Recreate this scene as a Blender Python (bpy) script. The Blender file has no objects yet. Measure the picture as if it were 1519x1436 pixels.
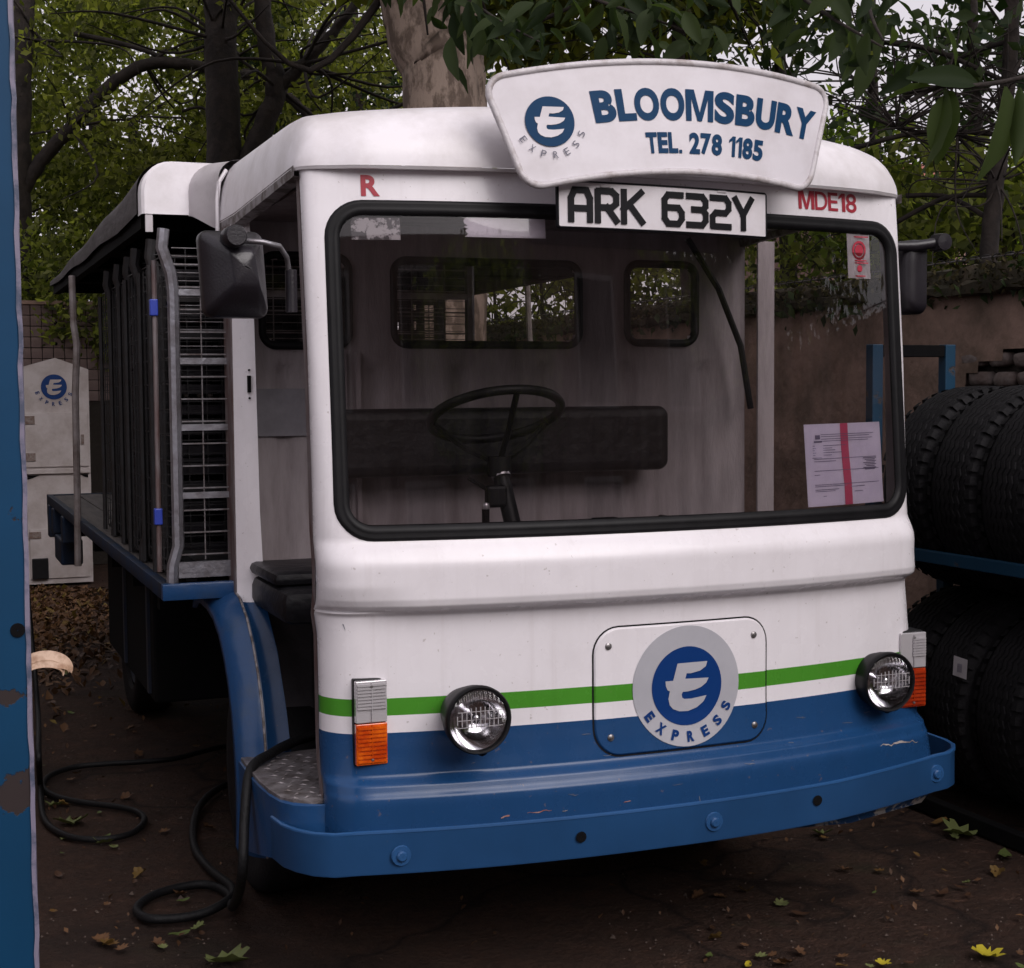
import bpy, bmesh, math, random
import numpy as np
from mathutils import Vector, Matrix
R_ = math.radians
PI = math.pi
random.seed(7)
rng = np.random.default_rng(7)
SC = bpy.context.scene
COL = SC.collection

# ---------------------------------------------------------------- camera, world, sun, exposure
CAM_R = np.array([[0.93159439, -0.0293314, 0.36231417],
                  [-0.36342224, -0.05460642, 0.9300228],
                  [-0.0074942, -0.99807706, -0.06153071]])
CAM_C = np.array([-1.5920367, -3.123, 1.42])
F_PX, CX, CY = 2248.1426, 759.5, 718.0
cd = bpy.data.cameras.new('camera'); cam = bpy.data.objects.new('camera', cd); COL.objects.link(cam)
cd.sensor_fit = 'HORIZONTAL'; cd.sensor_width = 36.0; cd.lens = 36 * F_PX / 1519
cd.clip_start = 0.05; cd.clip_end = 500
m = Matrix.Identity(4)
for i in range(3):
    m[i][0] = CAM_R[i, 0]; m[i][1] = -CAM_R[i, 1]; m[i][2] = -CAM_R[i, 2]; m[i][3] = CAM_C[i]
cam.matrix_world = m
SC.camera = cam

SUN_EL, SUN_AZ = 38, 166      # degrees; azimuth measured from +y clockwise towards +x
w = bpy.data.worlds.new('World'); SC.world = w; w.use_nodes = True
nt = w.node_tree; nt.nodes.clear()
sky = nt.nodes.new('ShaderNodeTexSky'); sky.sky_type = 'NISHITA'; sky.sun_disc = False
sky.sun_elevation = R_(SUN_EL); sky.sun_rotation = R_(SUN_AZ); sky.dust_density = 6; sky.air_density = 1.0
hs = nt.nodes.new('ShaderNodeHueSaturation'); hs.inputs['Saturation'].default_value = 0.22
tint = nt.nodes.new('ShaderNodeMix'); tint.data_type = 'RGBA'; tint.blend_type = 'MULTIPLY'
tint.inputs[0].default_value = 1.0; tint.inputs[7].default_value = (1.0, 0.955, 1.0, 1)
bg = nt.nodes.new('ShaderNodeBackground'); bg.inputs[1].default_value = 0.13
wo = nt.nodes.new('ShaderNodeOutputWorld')
nt.links.new(sky.outputs[0], hs.inputs['Color']); nt.links.new(hs.outputs[0], tint.inputs[6])
cloud = nt.nodes.new('ShaderNodeMix'); cloud.data_type = 'RGBA'; cloud.inputs[0].default_value = .62
cloud.inputs[7].default_value = (7.6, 7.05, 7.6, 1)          # even overcast veil over the clear-sky model
nt.links.new(tint.outputs[2], cloud.inputs[6]); nt.links.new(cloud.outputs[2], bg.inputs[0]); nt.links.new(bg.outputs[0], wo.inputs[0])
sd = bpy.data.lights.new('sun', 'SUN'); sd.energy = 1.6; sd.angle = R_(45); sd.color = (1.0, 0.95, 0.93)
so = bpy.data.objects.new('sun', sd); COL.objects.link(so)
az = R_(SUN_AZ); el = R_(SUN_EL)
sdir = Vector((math.sin(az) * math.cos(el), math.cos(az) * math.cos(el), math.sin(el)))
so.rotation_euler = (-sdir).to_track_quat('-Z', 'Y').to_euler(); so.location = (0, 0, 12)
SC.view_settings.view_transform = 'Standard'; SC.view_settings.look = 'None'
SC.view_settings.gamma = 1.0; SC.view_settings.use_curve_mapping = False
SC.view_settings.exposure = 0.0
SC.cycles.max_bounces = 8; SC.cycles.transparent_max_bounces = 24

def at(px, py, D):            # world point seen at pixel (1519x1436 frame) at depth D
    d = CAM_R @ np.array([(px - CX) / F_PX, (py - CY) / F_PX, 1.0]); return Vector(CAM_C + d * D)
def unp(px, py, ax, v):       # world point seen at pixel, on the plane coordinate[ax] = v
    d = CAM_R @ np.array([px - CX, py - CY, F_PX]); return Vector(CAM_C + d * ((v - CAM_C[ax]) / d[ax]))

# ---------------------------------------------------------------- materials
def mat(name, col=(.5, .5, .5), rough=.6, metal=0., col2=None, scale=8., amt=.5, bump=0., bscale=None, coat=0., detail=6., spec=.5,
        ramp=(.4, .65), stretch=None):
    mm = bpy.data.materials.new(name); mm.use_nodes = True; t = mm.node_tree
    b = t.nodes['Principled BSDF']
    b.inputs['Base Color'].default_value = (*col, 1); b.inputs['Roughness'].default_value = rough
    b.inputs['Metallic'].default_value = metal; b.inputs['Coat Weight'].default_value = coat
    b.inputs['Specular IOR Level'].default_value = spec
    tc = t.nodes.new('ShaderNodeTexCoord'); src = tc.outputs['Object']
    if stretch:
        mp = t.nodes.new('ShaderNodeMapping'); mp.inputs['Scale'].default_value = stretch
        t.links.new(src, mp.inputs[0]); src = mp.outputs[0]
    if col2 is not None:
        n = t.nodes.new('ShaderNodeTexNoise'); n.inputs['Scale'].default_value = scale; n.inputs['Detail'].default_value = detail
        n.inputs['Roughness'].default_value = .65
        t.links.new(src, n.inputs['Vector'])
        r = t.nodes.new('ShaderNodeValToRGB'); r.color_ramp.elements[0].position = ramp[0]; r.color_ramp.elements[1].position = ramp[1]
        t.links.new(n.outputs['Fac'], r.inputs[0])
        mx = t.nodes.new('ShaderNodeMix'); mx.data_type = 'RGBA'
        mu = t.nodes.new('ShaderNodeMath'); mu.operation = 'MULTIPLY'; mu.inputs[1].default_value = amt
        t.links.new(r.outputs[0], mu.inputs[0]); t.links.new(mu.outputs[0], mx.inputs[0])
        mx.inputs[6].default_value = (*col, 1); mx.inputs[7].default_value = (*col2, 1)
        t.links.new(mx.outputs[2], b.inputs['Base Color'])
        mm['colnode'] = mx.name
    if bump:
        n2 = t.nodes.new('ShaderNodeTexNoise'); n2.inputs['Scale'].default_value = bscale or scale * 4; n2.inputs['Detail'].default_value = 5
        t.links.new(src, n2.inputs['Vector'])
        bp = t.nodes.new('ShaderNodeBump'); bp.inputs['Strength'].default_value = bump; bp.inputs['Distance'].default_value = .01
        t.links.new(n2.outputs['Fac'], bp.inputs['Height']); t.links.new(bp.outputs[0], b.inputs['Normal'])
    return mm
def add_noise(t, src, scale, lo, hi, detail=6., rough=.6):
    n = t.nodes.new('ShaderNodeTexNoise'); n.inputs['Scale'].default_value = scale; n.inputs['Detail'].default_value = detail
    n.inputs['Roughness'].default_value = rough; t.links.new(src, n.inputs['Vector'])
    r = t.nodes.new('ShaderNodeMapRange'); r.inputs['From Min'].default_value = lo; r.inputs['From Max'].default_value = hi
    t.links.new(n.outputs['Fac'], r.inputs['Value']); return r.outputs[0]
def mixc(t, fac, a, b, mode='MIX'):
    mx = t.nodes.new('ShaderNodeMix'); mx.data_type = 'RGBA'; mx.blend_type = mode
    if hasattr(fac, 'links'): t.links.new(fac, mx.inputs[0])
    else: mx.inputs[0].default_value = fac
    for s, k in ((a, 6), (b, 7)):
        if hasattr(s, 'links'): t.links.new(s, mx.inputs[k])
        else: mx.inputs[k].default_value = (*s, 1)
    return mx.outputs[2]
def mapping(t, src, sc):
    mp = t.nodes.new('ShaderNodeMapping'); mp.inputs['Scale'].default_value = sc; t.links.new(src, mp.inputs[0]); return mp.outputs[0]
def mul(t, a, v):
    mu = t.nodes.new('ShaderNodeMath'); mu.operation = 'MULTIPLY'; t.links.new(a, mu.inputs[0])
    if hasattr(v, 'links'): t.links.new(v, mu.inputs[1])
    else: mu.inputs[1].default_value = v
    return mu.outputs[0]

WHITE = (.80, .77, .805); BLUE = (.0125, .058, .165); GREEN = (.065, .27, .025)
def livery_material():        # the painted bands of the float: blue, white, green, white from below, then chips and road grime
    mm = bpy.data.materials.new('livery_paint'); mm.use_nodes = True; t = mm.node_tree; b = t.nodes['Principled BSDF']
    tc = t.nodes.new('ShaderNodeTexCoord'); obj = tc.outputs['Object']
    sx = t.nodes.new('ShaderNodeSeparateXYZ'); t.links.new(obj, sx.inputs[0])
    r = t.nodes.new('ShaderNodeValToRGB'); r.color_ramp.interpolation = 'CONSTANT'
    mr = t.nodes.new('ShaderNodeMapRange'); mr.inputs['From Min'].default_value = .5; mr.inputs['From Max'].default_value = 1.0
    t.links.new(sx.outputs[2], mr.inputs['Value']); t.links.new(mr.outputs[0], r.inputs[0])
    e = r.color_ramp.elements; e[0].position = 0; e[0].color = (*BLUE, 1)
    e[1].position = (.6555 - .5) * 2; e[1].color = (*WHITE, 1)
    a = e.new((.694 - .5) * 2); a.color = (*GREEN, 1)
    a = e.new((.733 - .5) * 2); a.color = (*WHITE, 1)
    dirt = add_noise(t, mapping(t, obj, (3, 3, 1.1)), 2.2, .45, .85, 8, .7)
    c = mixc(t, mul(t, dirt, .30), r.outputs[0], mixc(t, 1.0, r.outputs[0], (.62, .58, .56), 'MULTIPLY'))
    streak = add_noise(t, mapping(t, obj, (26, 26, .9)), 1.6, .58, .86, 3)
    c = mixc(t, mul(t, streak, .22), c, mixc(t, 1.0, c, (.55, .50, .47), 'MULTIPLY'))
    speck = add_noise(t, obj, 75, .71, .73, 2)
    c = mixc(t, mul(t, speck, .35), c, (.20, .14, .11))
    t.links.new(c, b.inputs['Base Color'])
    rr = add_noise(t, obj, 14, .3, .8); m2 = t.nodes.new('ShaderNodeMapRange'); m2.inputs['To Min'].default_value = .20; m2.inputs['To Max'].default_value = .36
    t.links.new(rr, m2.inputs['Value']); t.links.new(m2.outputs[0], b.inputs['Roughness'])
    b.inputs['Specular IOR Level'].default_value = .3; b.inputs['Coat Weight'].default_value = .15; b.inputs['Coat Roughness'].default_value = .08
    bp = t.nodes.new('ShaderNodeBump'); bp.inputs['Strength'].default_value = .22; bp.inputs['Distance'].default_value = .02
    n = t.nodes.new('ShaderNodeTexNoise'); n.inputs['Scale'].default_value = 5; t.links.new(obj, n.inputs['Vector'])
    t.links.new(n.outputs['Fac'], bp.inputs['Height']); t.links.new(bp.outputs[0], b.inputs['Normal'])
    return mm
M = {}
M['livery'] = livery_material()
M['white'] = mat('white_paint', WHITE, .38, col2=(.40, .36, .34), scale=5, amt=.45, bump=.15, bscale=12)
M['dirty_white'] = mat('weathered_white_paint', (.50, .47, .49), .45, col2=(.18, .15, .14), scale=5, amt=.6, bump=.25, bscale=14, ramp=(.45, .8))
M['cab_grey'] = mat('cab_interior_grey', (.34, .30, .31), .6, col2=(.18, .15, .155), scale=4, amt=.7, bump=.2, bscale=60, stretch=(4, 4, .7))
M['blue'] = mat('blue_gloss_paint', BLUE, .28, col2=(.05, .07, .10), scale=14, amt=.5, bump=.25, bscale=18, ramp=(.5, .75))
def chipped_blue(name, base, rust, scale, lo, hi, rough=.45):
    mm = bpy.data.materials.new(name); mm.use_nodes = True; t = mm.node_tree; b = t.nodes['Principled BSDF']
    obj = t.nodes.new('ShaderNodeTexCoord').outputs['Object']
    chip = add_noise(t, obj, scale, lo, hi, 8, .7)
    v = add_noise(t, obj, 3, .3, .7)
    c = mixc(t, v, base, tuple(x * .72 for x in base))
    c = mixc(t, chip, c, rust); t.links.new(c, b.inputs['Base Color'])
    b.inputs['Roughness'].default_value = rough
    bp = t.nodes.new('ShaderNodeBump'); bp.inputs['Strength'].default_value = .5; bp.inputs['Distance'].default_value = .004; bp.invert = True
    t.links.new(chip, bp.inputs['Height']); t.links.new(bp.outputs[0], b.inputs['Normal'])
    return mm
M['bumper_blue'] = chipped_blue('bumper_blue_paint', (.024, .095, .25), (.055, .04, .035), 22, .70, .74, .3)
M['post_blue'] = chipped_blue('chipped_post_paint', (.003, .050, .125), (.035, .026, .026), 9, .655, .665, .5)
_t = M['post_blue'].node_tree; _n = [q for q in _t.nodes if q.type == 'TEX_NOISE'][0]; _mp = _t.nodes.new('ShaderNodeMapping')
_mp.inputs['Location'].default_value = (3.1, 0, 7.37); _t.links.new(_t.nodes['Texture Coordinate'].outputs['Object'], _mp.inputs[0]); _t.links.new(_mp.outputs[0], _n.inputs['Vector'])
_t.nodes['Principled BSDF'].inputs['Specular IOR Level'].default_value = .25
_sx = _t.nodes.new('ShaderNodeSeparateXYZ'); _t.links.new(_t.nodes['Texture Coordinate'].outputs['Object'], _sx.inputs[0])   # rust scabs gather in bands where the latch rubs
_lk = [l for l in _t.links if l.from_node == _n][0]; _mrn = _lk.to_node; _acc = _n.outputs['Fac']
for _z, _w, _h in ((.925, .028, .19), (1.045, .010, .17), (.69, .014, .13), (.83, .012, .08)):
    _a = _t.nodes.new('ShaderNodeMath'); _a.operation = 'SUBTRACT'; _a.inputs[1].default_value = _z; _t.links.new(_sx.outputs[2], _a.inputs[0])
    _b = _t.nodes.new('ShaderNodeMath'); _b.operation = 'ABSOLUTE'; _t.links.new(_a.outputs[0], _b.inputs[0])
    _c = _t.nodes.new('ShaderNodeMapRange'); _c.inputs['From Min'].default_value = 0; _c.inputs['From Max'].default_value = _w * 2; _c.inputs['To Min'].default_value = _h; _c.inputs['To Max'].default_value = 0
    _t.links.new(_b.outputs[0], _c.inputs['Value'])
    _d = _t.nodes.new('ShaderNodeMath'); _d.operation = 'ADD'; _t.links.new(_acc, _d.inputs[0]); _t.links.new(_c.outputs[0], _d.inputs[1]); _acc = _d.outputs[0]
_t.links.new(_acc, _mrn.inputs['Value'])
M['rack_blue'] = chipped_blue('rack_paint', (.006, .055, .115), (.06, .04, .03), 9, .62, .66, .5)
M['rubber'] = mat('black_rubber', (.005, .005, .006), .5, col2=(.014, .013, .015), scale=20, amt=.4, spec=.22)
M['tyre'] = mat('tyre_rubber', (.008, .0075, .009), .75, col2=(.018, .017, .019), scale=12, amt=.5, bump=.3, bscale=90, spec=.25)
M['plastic'] = mat('black_plastic', (.014, .012, .016), .34, col2=(.028, .025, .032), scale=9, amt=.4, bump=.08, bscale=220)
M['vinyl'] = mat('black_vinyl', (.007, .007, .009), .45, col2=(.022, .021, .025), scale=10, amt=.4, spec=.25, bump=.5, bscale=25)
M['dark'] = mat('dark_underside', (.005, .005, .006), .9, col2=(.010, .009, .008), scale=6, amt=.5, spec=.1)
M['rim_paint'] = mat('dusty_dark_rim', (.006, .014, .035), .7, col2=(.02, .015, .012), scale=12, amt=.7)
M['post_grey'] = mat('grimy_pole_paint', (.26, .23, .23), .6, col2=(.10, .07, .06), scale=12, amt=.8)
M['deck_edge'] = mat('shaded_grimy_blue', (.005, .018, .048), .6, col2=(.018, .015, .014), scale=9, amt=.7, spec=.3)  # rim blue darkened so its shade sits in the colour, with grime noise
M['chip_pale'] = mat('pale_primer_chip', (.42, .38, .36), .7, col2=(.12, .07, .06), scale=60, amt=.8)
M['chip_red'] = mat('rust_chip', (.30, .10, .07), .8, col2=(.4, .3, .28), scale=60, amt=.6)
M['chip_grey'] = mat('scuff_grey', (.12, .13, .17), .6)
M['peeled'] = mat('peeling_header_paint', (.30, .28, .29), .6, col2=(.09, .07, .06), scale=16, amt=.9, ramp=(.46, .56), bump=.5, bscale=24)
M['steel'] = mat('galvanised_steel', (.36, .36, .40), .42, metal=.75, col2=(.16, .14, .14), scale=18, amt=.7, bump=.2, bscale=60)
M['wire'] = mat('wire_steel', (.30, .29, .31), .42, metal=.7, col2=(.10, .07, .06), scale=30, amt=.8)
M['dull_shaded_wire'] = mat('dull_shaded_steel', (.03, .03, .033), .6, metal=.3, col2=(.018, .013, .012), scale=30, amt=.8)  # near-black steel; on the roll cages it paints in the canopy shade
M['brown'] = mat('rusty_edge_paint', (.10, .055, .05), .6, col2=(.22, .20, .21), scale=12, amt=.8, stretch=(2, 2, .5))
M['tread_plate'] = mat('worn_step_metal', (.24, .22, .23), .45, metal=.35, col2=(.07, .055, .05), scale=22, amt=.9, bump=.5, bscale=40)
M['deck_wood'] = mat('deck_boards', (.10, .085, .08), .7, col2=(.035, .03, .03), scale=8, amt=.8, bump=.4, stretch=(4, .5, 1))
M['chrome'] = mat('reflector_chrome', (.75, .74, .76), .12, metal=1.)
M['screw'] = mat('screw_head', (.35, .34, .35), .35, metal=.8, col2=(.08, .06, .05), scale=80, amt=.6)
M['badge_grey'] = mat('badge_grey', (.44, .44, .48), .35, col2=(.36, .36, .40), scale=8, amt=.5)
M['badge_blue'] = mat('badge_blue', (.004, .036, .165), .4, col2=(.006, .04, .17), scale=8, amt=.5, spec=.2)
M['sign_white'] = mat('sign_face_white', (.66, .63, .67), .42, col2=(.40, .36, .36), scale=7, amt=.35, bump=.06)
M['sign_rim'] = mat('sign_rim_white', (.55, .52, .54), .42, col2=(.22, .17, .15), scale=22, amt=.7, ramp=(.5, .7), bump=.2)
M['sign_ink'] = mat('sign_lettering_blue', (.003, .038, .105), .5, col2=(.006, .045, .11), scale=30, amt=.5, spec=.12)
M['thin_ink'] = mat('sign_lettering_grey', (.09, .09, .13), .5)
M['plate_white'] = mat('plate_white', (.66, .63, .66), .38, col2=(.5, .46, .46), scale=18, amt=.4)
M['plate_black'] = mat('plate_black', (.006, .006, .008), .5, spec=.15)
M['red_ink'] = mat('red_lettering', (.34, .010, .028), .45)
M['paper'] = mat('white_paper', (.62, .58, .70), .7, col2=(.50, .46, .60), scale=9, amt=.5)
M['peel'] = mat('peeling_sticker_paper', (.62, .60, .62), .6, col2=(.10, .09, .10), scale=34, amt=.95, ramp=(.47, .52))
M['bright_patch'] = mat('bright_patch_white', (.72, .69, .76), .5, col2=(.50, .48, .54), scale=20, amt=.4)
M['pink_band'] = mat('pink_print', (.50, .08, .16), .6)
M['print'] = mat('print_grey', (.16, .14, .22), .7)
M['old_notice'] = mat('old_notice_paper', (.22, .21, .23), .7, col2=(.17, .16, .18), scale=20, amt=.8)
M['amber'] = mat('amber_plastic', (.50, .045, .001), .15, coat=.8, col2=(.80, .15, .005), scale=24, amt=.9)
M['red_amber'] = mat('faded_amber_plastic', (.30, .022, .004), .2, coat=.6, col2=(.5, .05, .006), scale=30, amt=.8)
M['clear_lens'] = mat('clear_ribbed_plastic', (.52, .50, .52), .15, coat=.8, metal=.25)
M['cable'] = mat('cable_rubber', (.007, .007, .008), .55, spec=.25, bump=.3, bscale=120)
M['hinge'] = mat('rusty_hinge', (.16, .10, .08), .7, col2=(.30, .27, .26), scale=60, amt=.7)
M['silver_tape'] = mat('silver_collar', (.5, .48, .5), .3, metal=.7)
M['blue_tag'] = mat('blue_plastic_tag', (.03, .06, .42), .4)

def glass_material(name, tintc, refl_rough=.02, ior=1.5, haze=0.0, gboost=1.0):
    mm = bpy.data.materials.new(name); mm.use_nodes = True; t = mm.node_tree
    for n in list(t.nodes): t.nodes.remove(n)
    o = t.nodes.new('ShaderNodeOutputMaterial'); tr = t.nodes.new('ShaderNodeBsdfTransparent'); tr.inputs[0].default_value = (*tintc, 1)
    g = t.nodes.new('ShaderNodeBsdfGlossy'); g.inputs['Roughness'].default_value = refl_rough; g.inputs[0].default_value = (1, 1, 1, 1)
    fr = t.nodes.new('ShaderNodeFresnel'); fr.inputs[0].default_value = ior
    mx = t.nodes.new('ShaderNodeMixShader'); t.links.new(fr.outputs[0], mx.inputs[0]); t.links.new(tr.outputs[0], mx.inputs[1]); t.links.new(g.outputs[0], mx.inputs[2])
    last = mx.outputs[0]
    if haze:
        d = t.nodes.new('ShaderNodeBsdfDiffuse'); d.inputs[0].default_value = (.5, .46, .46, 1)
        obj = t.nodes.new('ShaderNodeTexCoord').outputs['Object']
        f = add_noise(t, mapping(t, obj, (14, 1, .8)), 2.0, .3, .8, 4)
        m2 = t.nodes.new('ShaderNodeMixShader'); t.links.new(mul(t, f, haze), m2.inputs[0]); t.links.new(last, m2.inputs[1]); t.links.new(d.outputs[0], m2.inputs[2]); last = m2.outputs[0]
    t.links.new(last, o.inputs[0]); return mm
M['glass'] = glass_material('windscreen_glass', (.76, .73, .74), haze=.012)
M['rear_glass'] = glass_material('rear_window_glass', (.85, .83, .80), haze=.03)
def lamp_glass():
    mm = glass_material('lamp_glass', (.9, .9, .92), .06)
    t = mm.node_tree; g = [n for n in t.nodes if n.type == 'BSDF_GLOSSY'][0]
    obj = t.nodes.new('ShaderNodeTexCoord').outputs['Object']
    wv = t.nodes.new('ShaderNodeTexWave'); wv.inputs['Scale'].default_value = 30; t.links.new(obj, wv.inputs[0])
    bp = t.nodes.new('ShaderNodeBump'); bp.inputs['Strength'].default_value = .6; bp.inputs['Distance'].default_value = .004
    t.links.new(wv.outputs[1], bp.inputs['Height']); t.links.new(bp.outputs[0], g.inputs['Normal'])
    return mm
M['lamp_glass'] = lamp_glass()

def leaf_material(name, c1, c2, trans=.45, rough=.5):
    mm = bpy.data.materials.new(name); mm.use_nodes = True; t = mm.node_tree
    for n in list(t.nodes): t.nodes.remove(n)
    o = t.nodes.new('ShaderNodeOutputMaterial')
    a = t.nodes.new('ShaderNodeAttribute'); a.attribute_name = 'leaf_rnd'
    c = mixc(t, a.outputs['Fac'], c1, c2)
    d = t.nodes.new('ShaderNodeBsdfPrincipled'); d.inputs['Roughness'].default_value = rough; d.inputs['Specular IOR Level'].default_value = .18
    t.links.new(c, d.inputs['Base Color'])
    tl = t.nodes.new('ShaderNodeBsdfTranslucent')
    c3 = mixc(t, 1.0, c, (1.7, 1.9, .7), 'MULTIPLY'); t.links.new(c3, tl.inputs[0])
    mx = t.nodes.new('ShaderNodeMixShader'); mx.inputs[0].default_value = trans
    t.links.new(d.outputs[0], mx.inputs[1]); t.links.new(tl.outputs[0], mx.inputs[2]); t.links.new(mx.outputs[0], o.inputs[0])
    return mm
M['leaf_mid'] = leaf_material('mid_green_leaf', (.035, .048, .013), (.25, .265, .085), .55)
M['leaf_olive'] = leaf_material('olive_leaf', (.038, .046, .013), (.26, .27, .08), .55)
M['leaf_moss'] = leaf_material('moss_tufts', (.018, .016, .008), (.055, .045, .020), .1, .9)
M['leaf_dark'] = leaf_material('dark_leaf', (.016, .030, .014), (.05, .07, .028), .3)
M['leaf_bright'] = leaf_material('bright_green_leaf', (.09, .14, .02), (.26, .34, .07), .5)
M['leaf_big'] = leaf_material('large_dark_leaf', (.012, .022, .010), (.05, .07, .028), .42, .7)
M['leaf_fall'] = leaf_material('fallen_leaf_yellow_brown', (.12, .055, .025), (.19, .14, .035), .1)
M['leaf_brown'] = leaf_material('fallen_leaf_brown', (.06, .03, .018), (.17, .09, .045), .05)
M['leaf_green'] = leaf_material('fallen_leaf_green', (.09, .12, .035), (.20, .21, .09), .05)
M['leaf_yellow'] = leaf_material('fallen_leaf_yellow', (.42, .32, .02), (.50, .42, .04), .1)
M['bark_pale'] = mat('plane_bark', (.34, .26, .215), .85, col2=(.12, .085, .066), scale=9, amt=.9, bump=.7, bscale=30, ramp=(.46, .56), stretch=(1.3, 1.3, .6), detail=9)
M['bark_dark'] = mat('dark_bark', (.014, .010, .009), .9, col2=(.036, .026, .021), scale=10, amt=.8, bump=1.0, bscale=25)

def ground_material():
    mm = bpy.data.materials.new('yard_ground'); mm.use_nodes = True; t = mm.node_tree; b = t.nodes['Principled BSDF']
    obj = t.nodes.new('ShaderNodeTexCoord').outputs['Object']
    big = add_noise(t, obj, 1.1, .3, .7, 8); fine = add_noise(t, obj, 60, .35, .7, 4); mid = add_noise(t, obj, 9, .4, .62, 10, .75)
    c = mixc(t, big, (.064, .031, .021), (.088, .047, .032)); c = mixc(t, mul(t, mid, .7), c, (.028, .018, .015)); c = mixc(t, mul(t, fine, .45), c, (.11, .07, .052))
    moss = add_noise(t, obj, 2.3, .58, .72, 6); c = mixc(t, mul(t, moss, .45), c, (.045, .05, .022))
    crack = t.nodes.new('ShaderNodeTexVoronoi'); crack.feature = 'DISTANCE_TO_EDGE'; crack.inputs['Scale'].default_value = .8
    nz = t.nodes.new('ShaderNodeTexNoise'); nz.inputs['Scale'].default_value = 3; t.links.new(obj, nz.inputs['Vector'])
    c0 = t.nodes.new('ShaderNodeMix'); c0.data_type = 'RGBA'; c0.inputs[0].default_value = .3; t.links.new(obj, c0.inputs[6]); t.links.new(nz.outputs['Color'], c0.inputs[7])
    t.links.new(c0.outputs[2], crack.inputs['Vector'])
    cr = t.nodes.new('ShaderNodeMapRange'); cr.inputs['From Max'].default_value = .012; cr.inputs['To Min'].default_value = .75; cr.inputs['To Max'].default_value = 0
    t.links.new(crack.outputs['Distance'], cr.inputs['Value']); c = mixc(t, cr.outputs[0], c, (.014, .009, .008))
    stain = add_noise(t, obj, .9, .52, .60, 5); c = mixc(t, mul(t, stain, .55), c, (.022, .014, .012))
    t.links.new(c, b.inputs['Base Color']); b.inputs['Roughness'].default_value = .85; b.inputs['Specular IOR Level'].default_value = .25
    bp = t.nodes.new('ShaderNodeBump'); bp.inputs['Strength'].default_value = .9; bp.inputs['Distance'].default_value = .012
    ad = t.nodes.new('ShaderNodeMath'); ad.operation = 'ADD'; t.links.new(fine, ad.inputs[0]); t.links.new(mul(t, mid, 1.6), ad.inputs[1])
    t.links.new(ad.outputs[0], bp.inputs['Height']); t.links.new(bp.outputs[0], b.inputs['Normal'])
    return mm
M['ground'] = ground_material()
M['render'] = mat('old_wall_render', (.34, .225, .18), .9, col2=(.12, .085, .062), scale=3.2, amt=.9, bump=.9, bscale=22, detail=10)
M['moss'] = mat('mossy_coping', (.040, .036, .022), .95, col2=(.075, .055, .035), scale=9, amt=.8, bump=1.0, bscale=30)
M['brick'] = mat('old_exposed_brick', (.13, .095, .085), .9, col2=(.22, .19, .18), scale=14, amt=.8, bump=.9, bscale=30)
M['mortar'] = mat('dark_mortar', (.03, .024, .02), .95, bump=.8, bscale=30)
M['tile'] = mat('wall_tile', (.22, .155, .145), .8, col2=(.13, .09, .085), scale=5, amt=.8, bump=.3)
M['old_white'] = mat('parked_float_paint', (.52, .47, .47), .5, col2=(.30, .24, .22), scale=6, amt=.6, bump=.2)
M['roof_tile'] = mat('far_roof_red', (.33, .10, .07), .8, col2=(.2, .07, .05), scale=3, amt=.7)
M['far_brick'] = mat('far_brick', (.22, .14, .11), .9, col2=(.12, .08, .07), scale=6, amt=.7)

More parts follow.
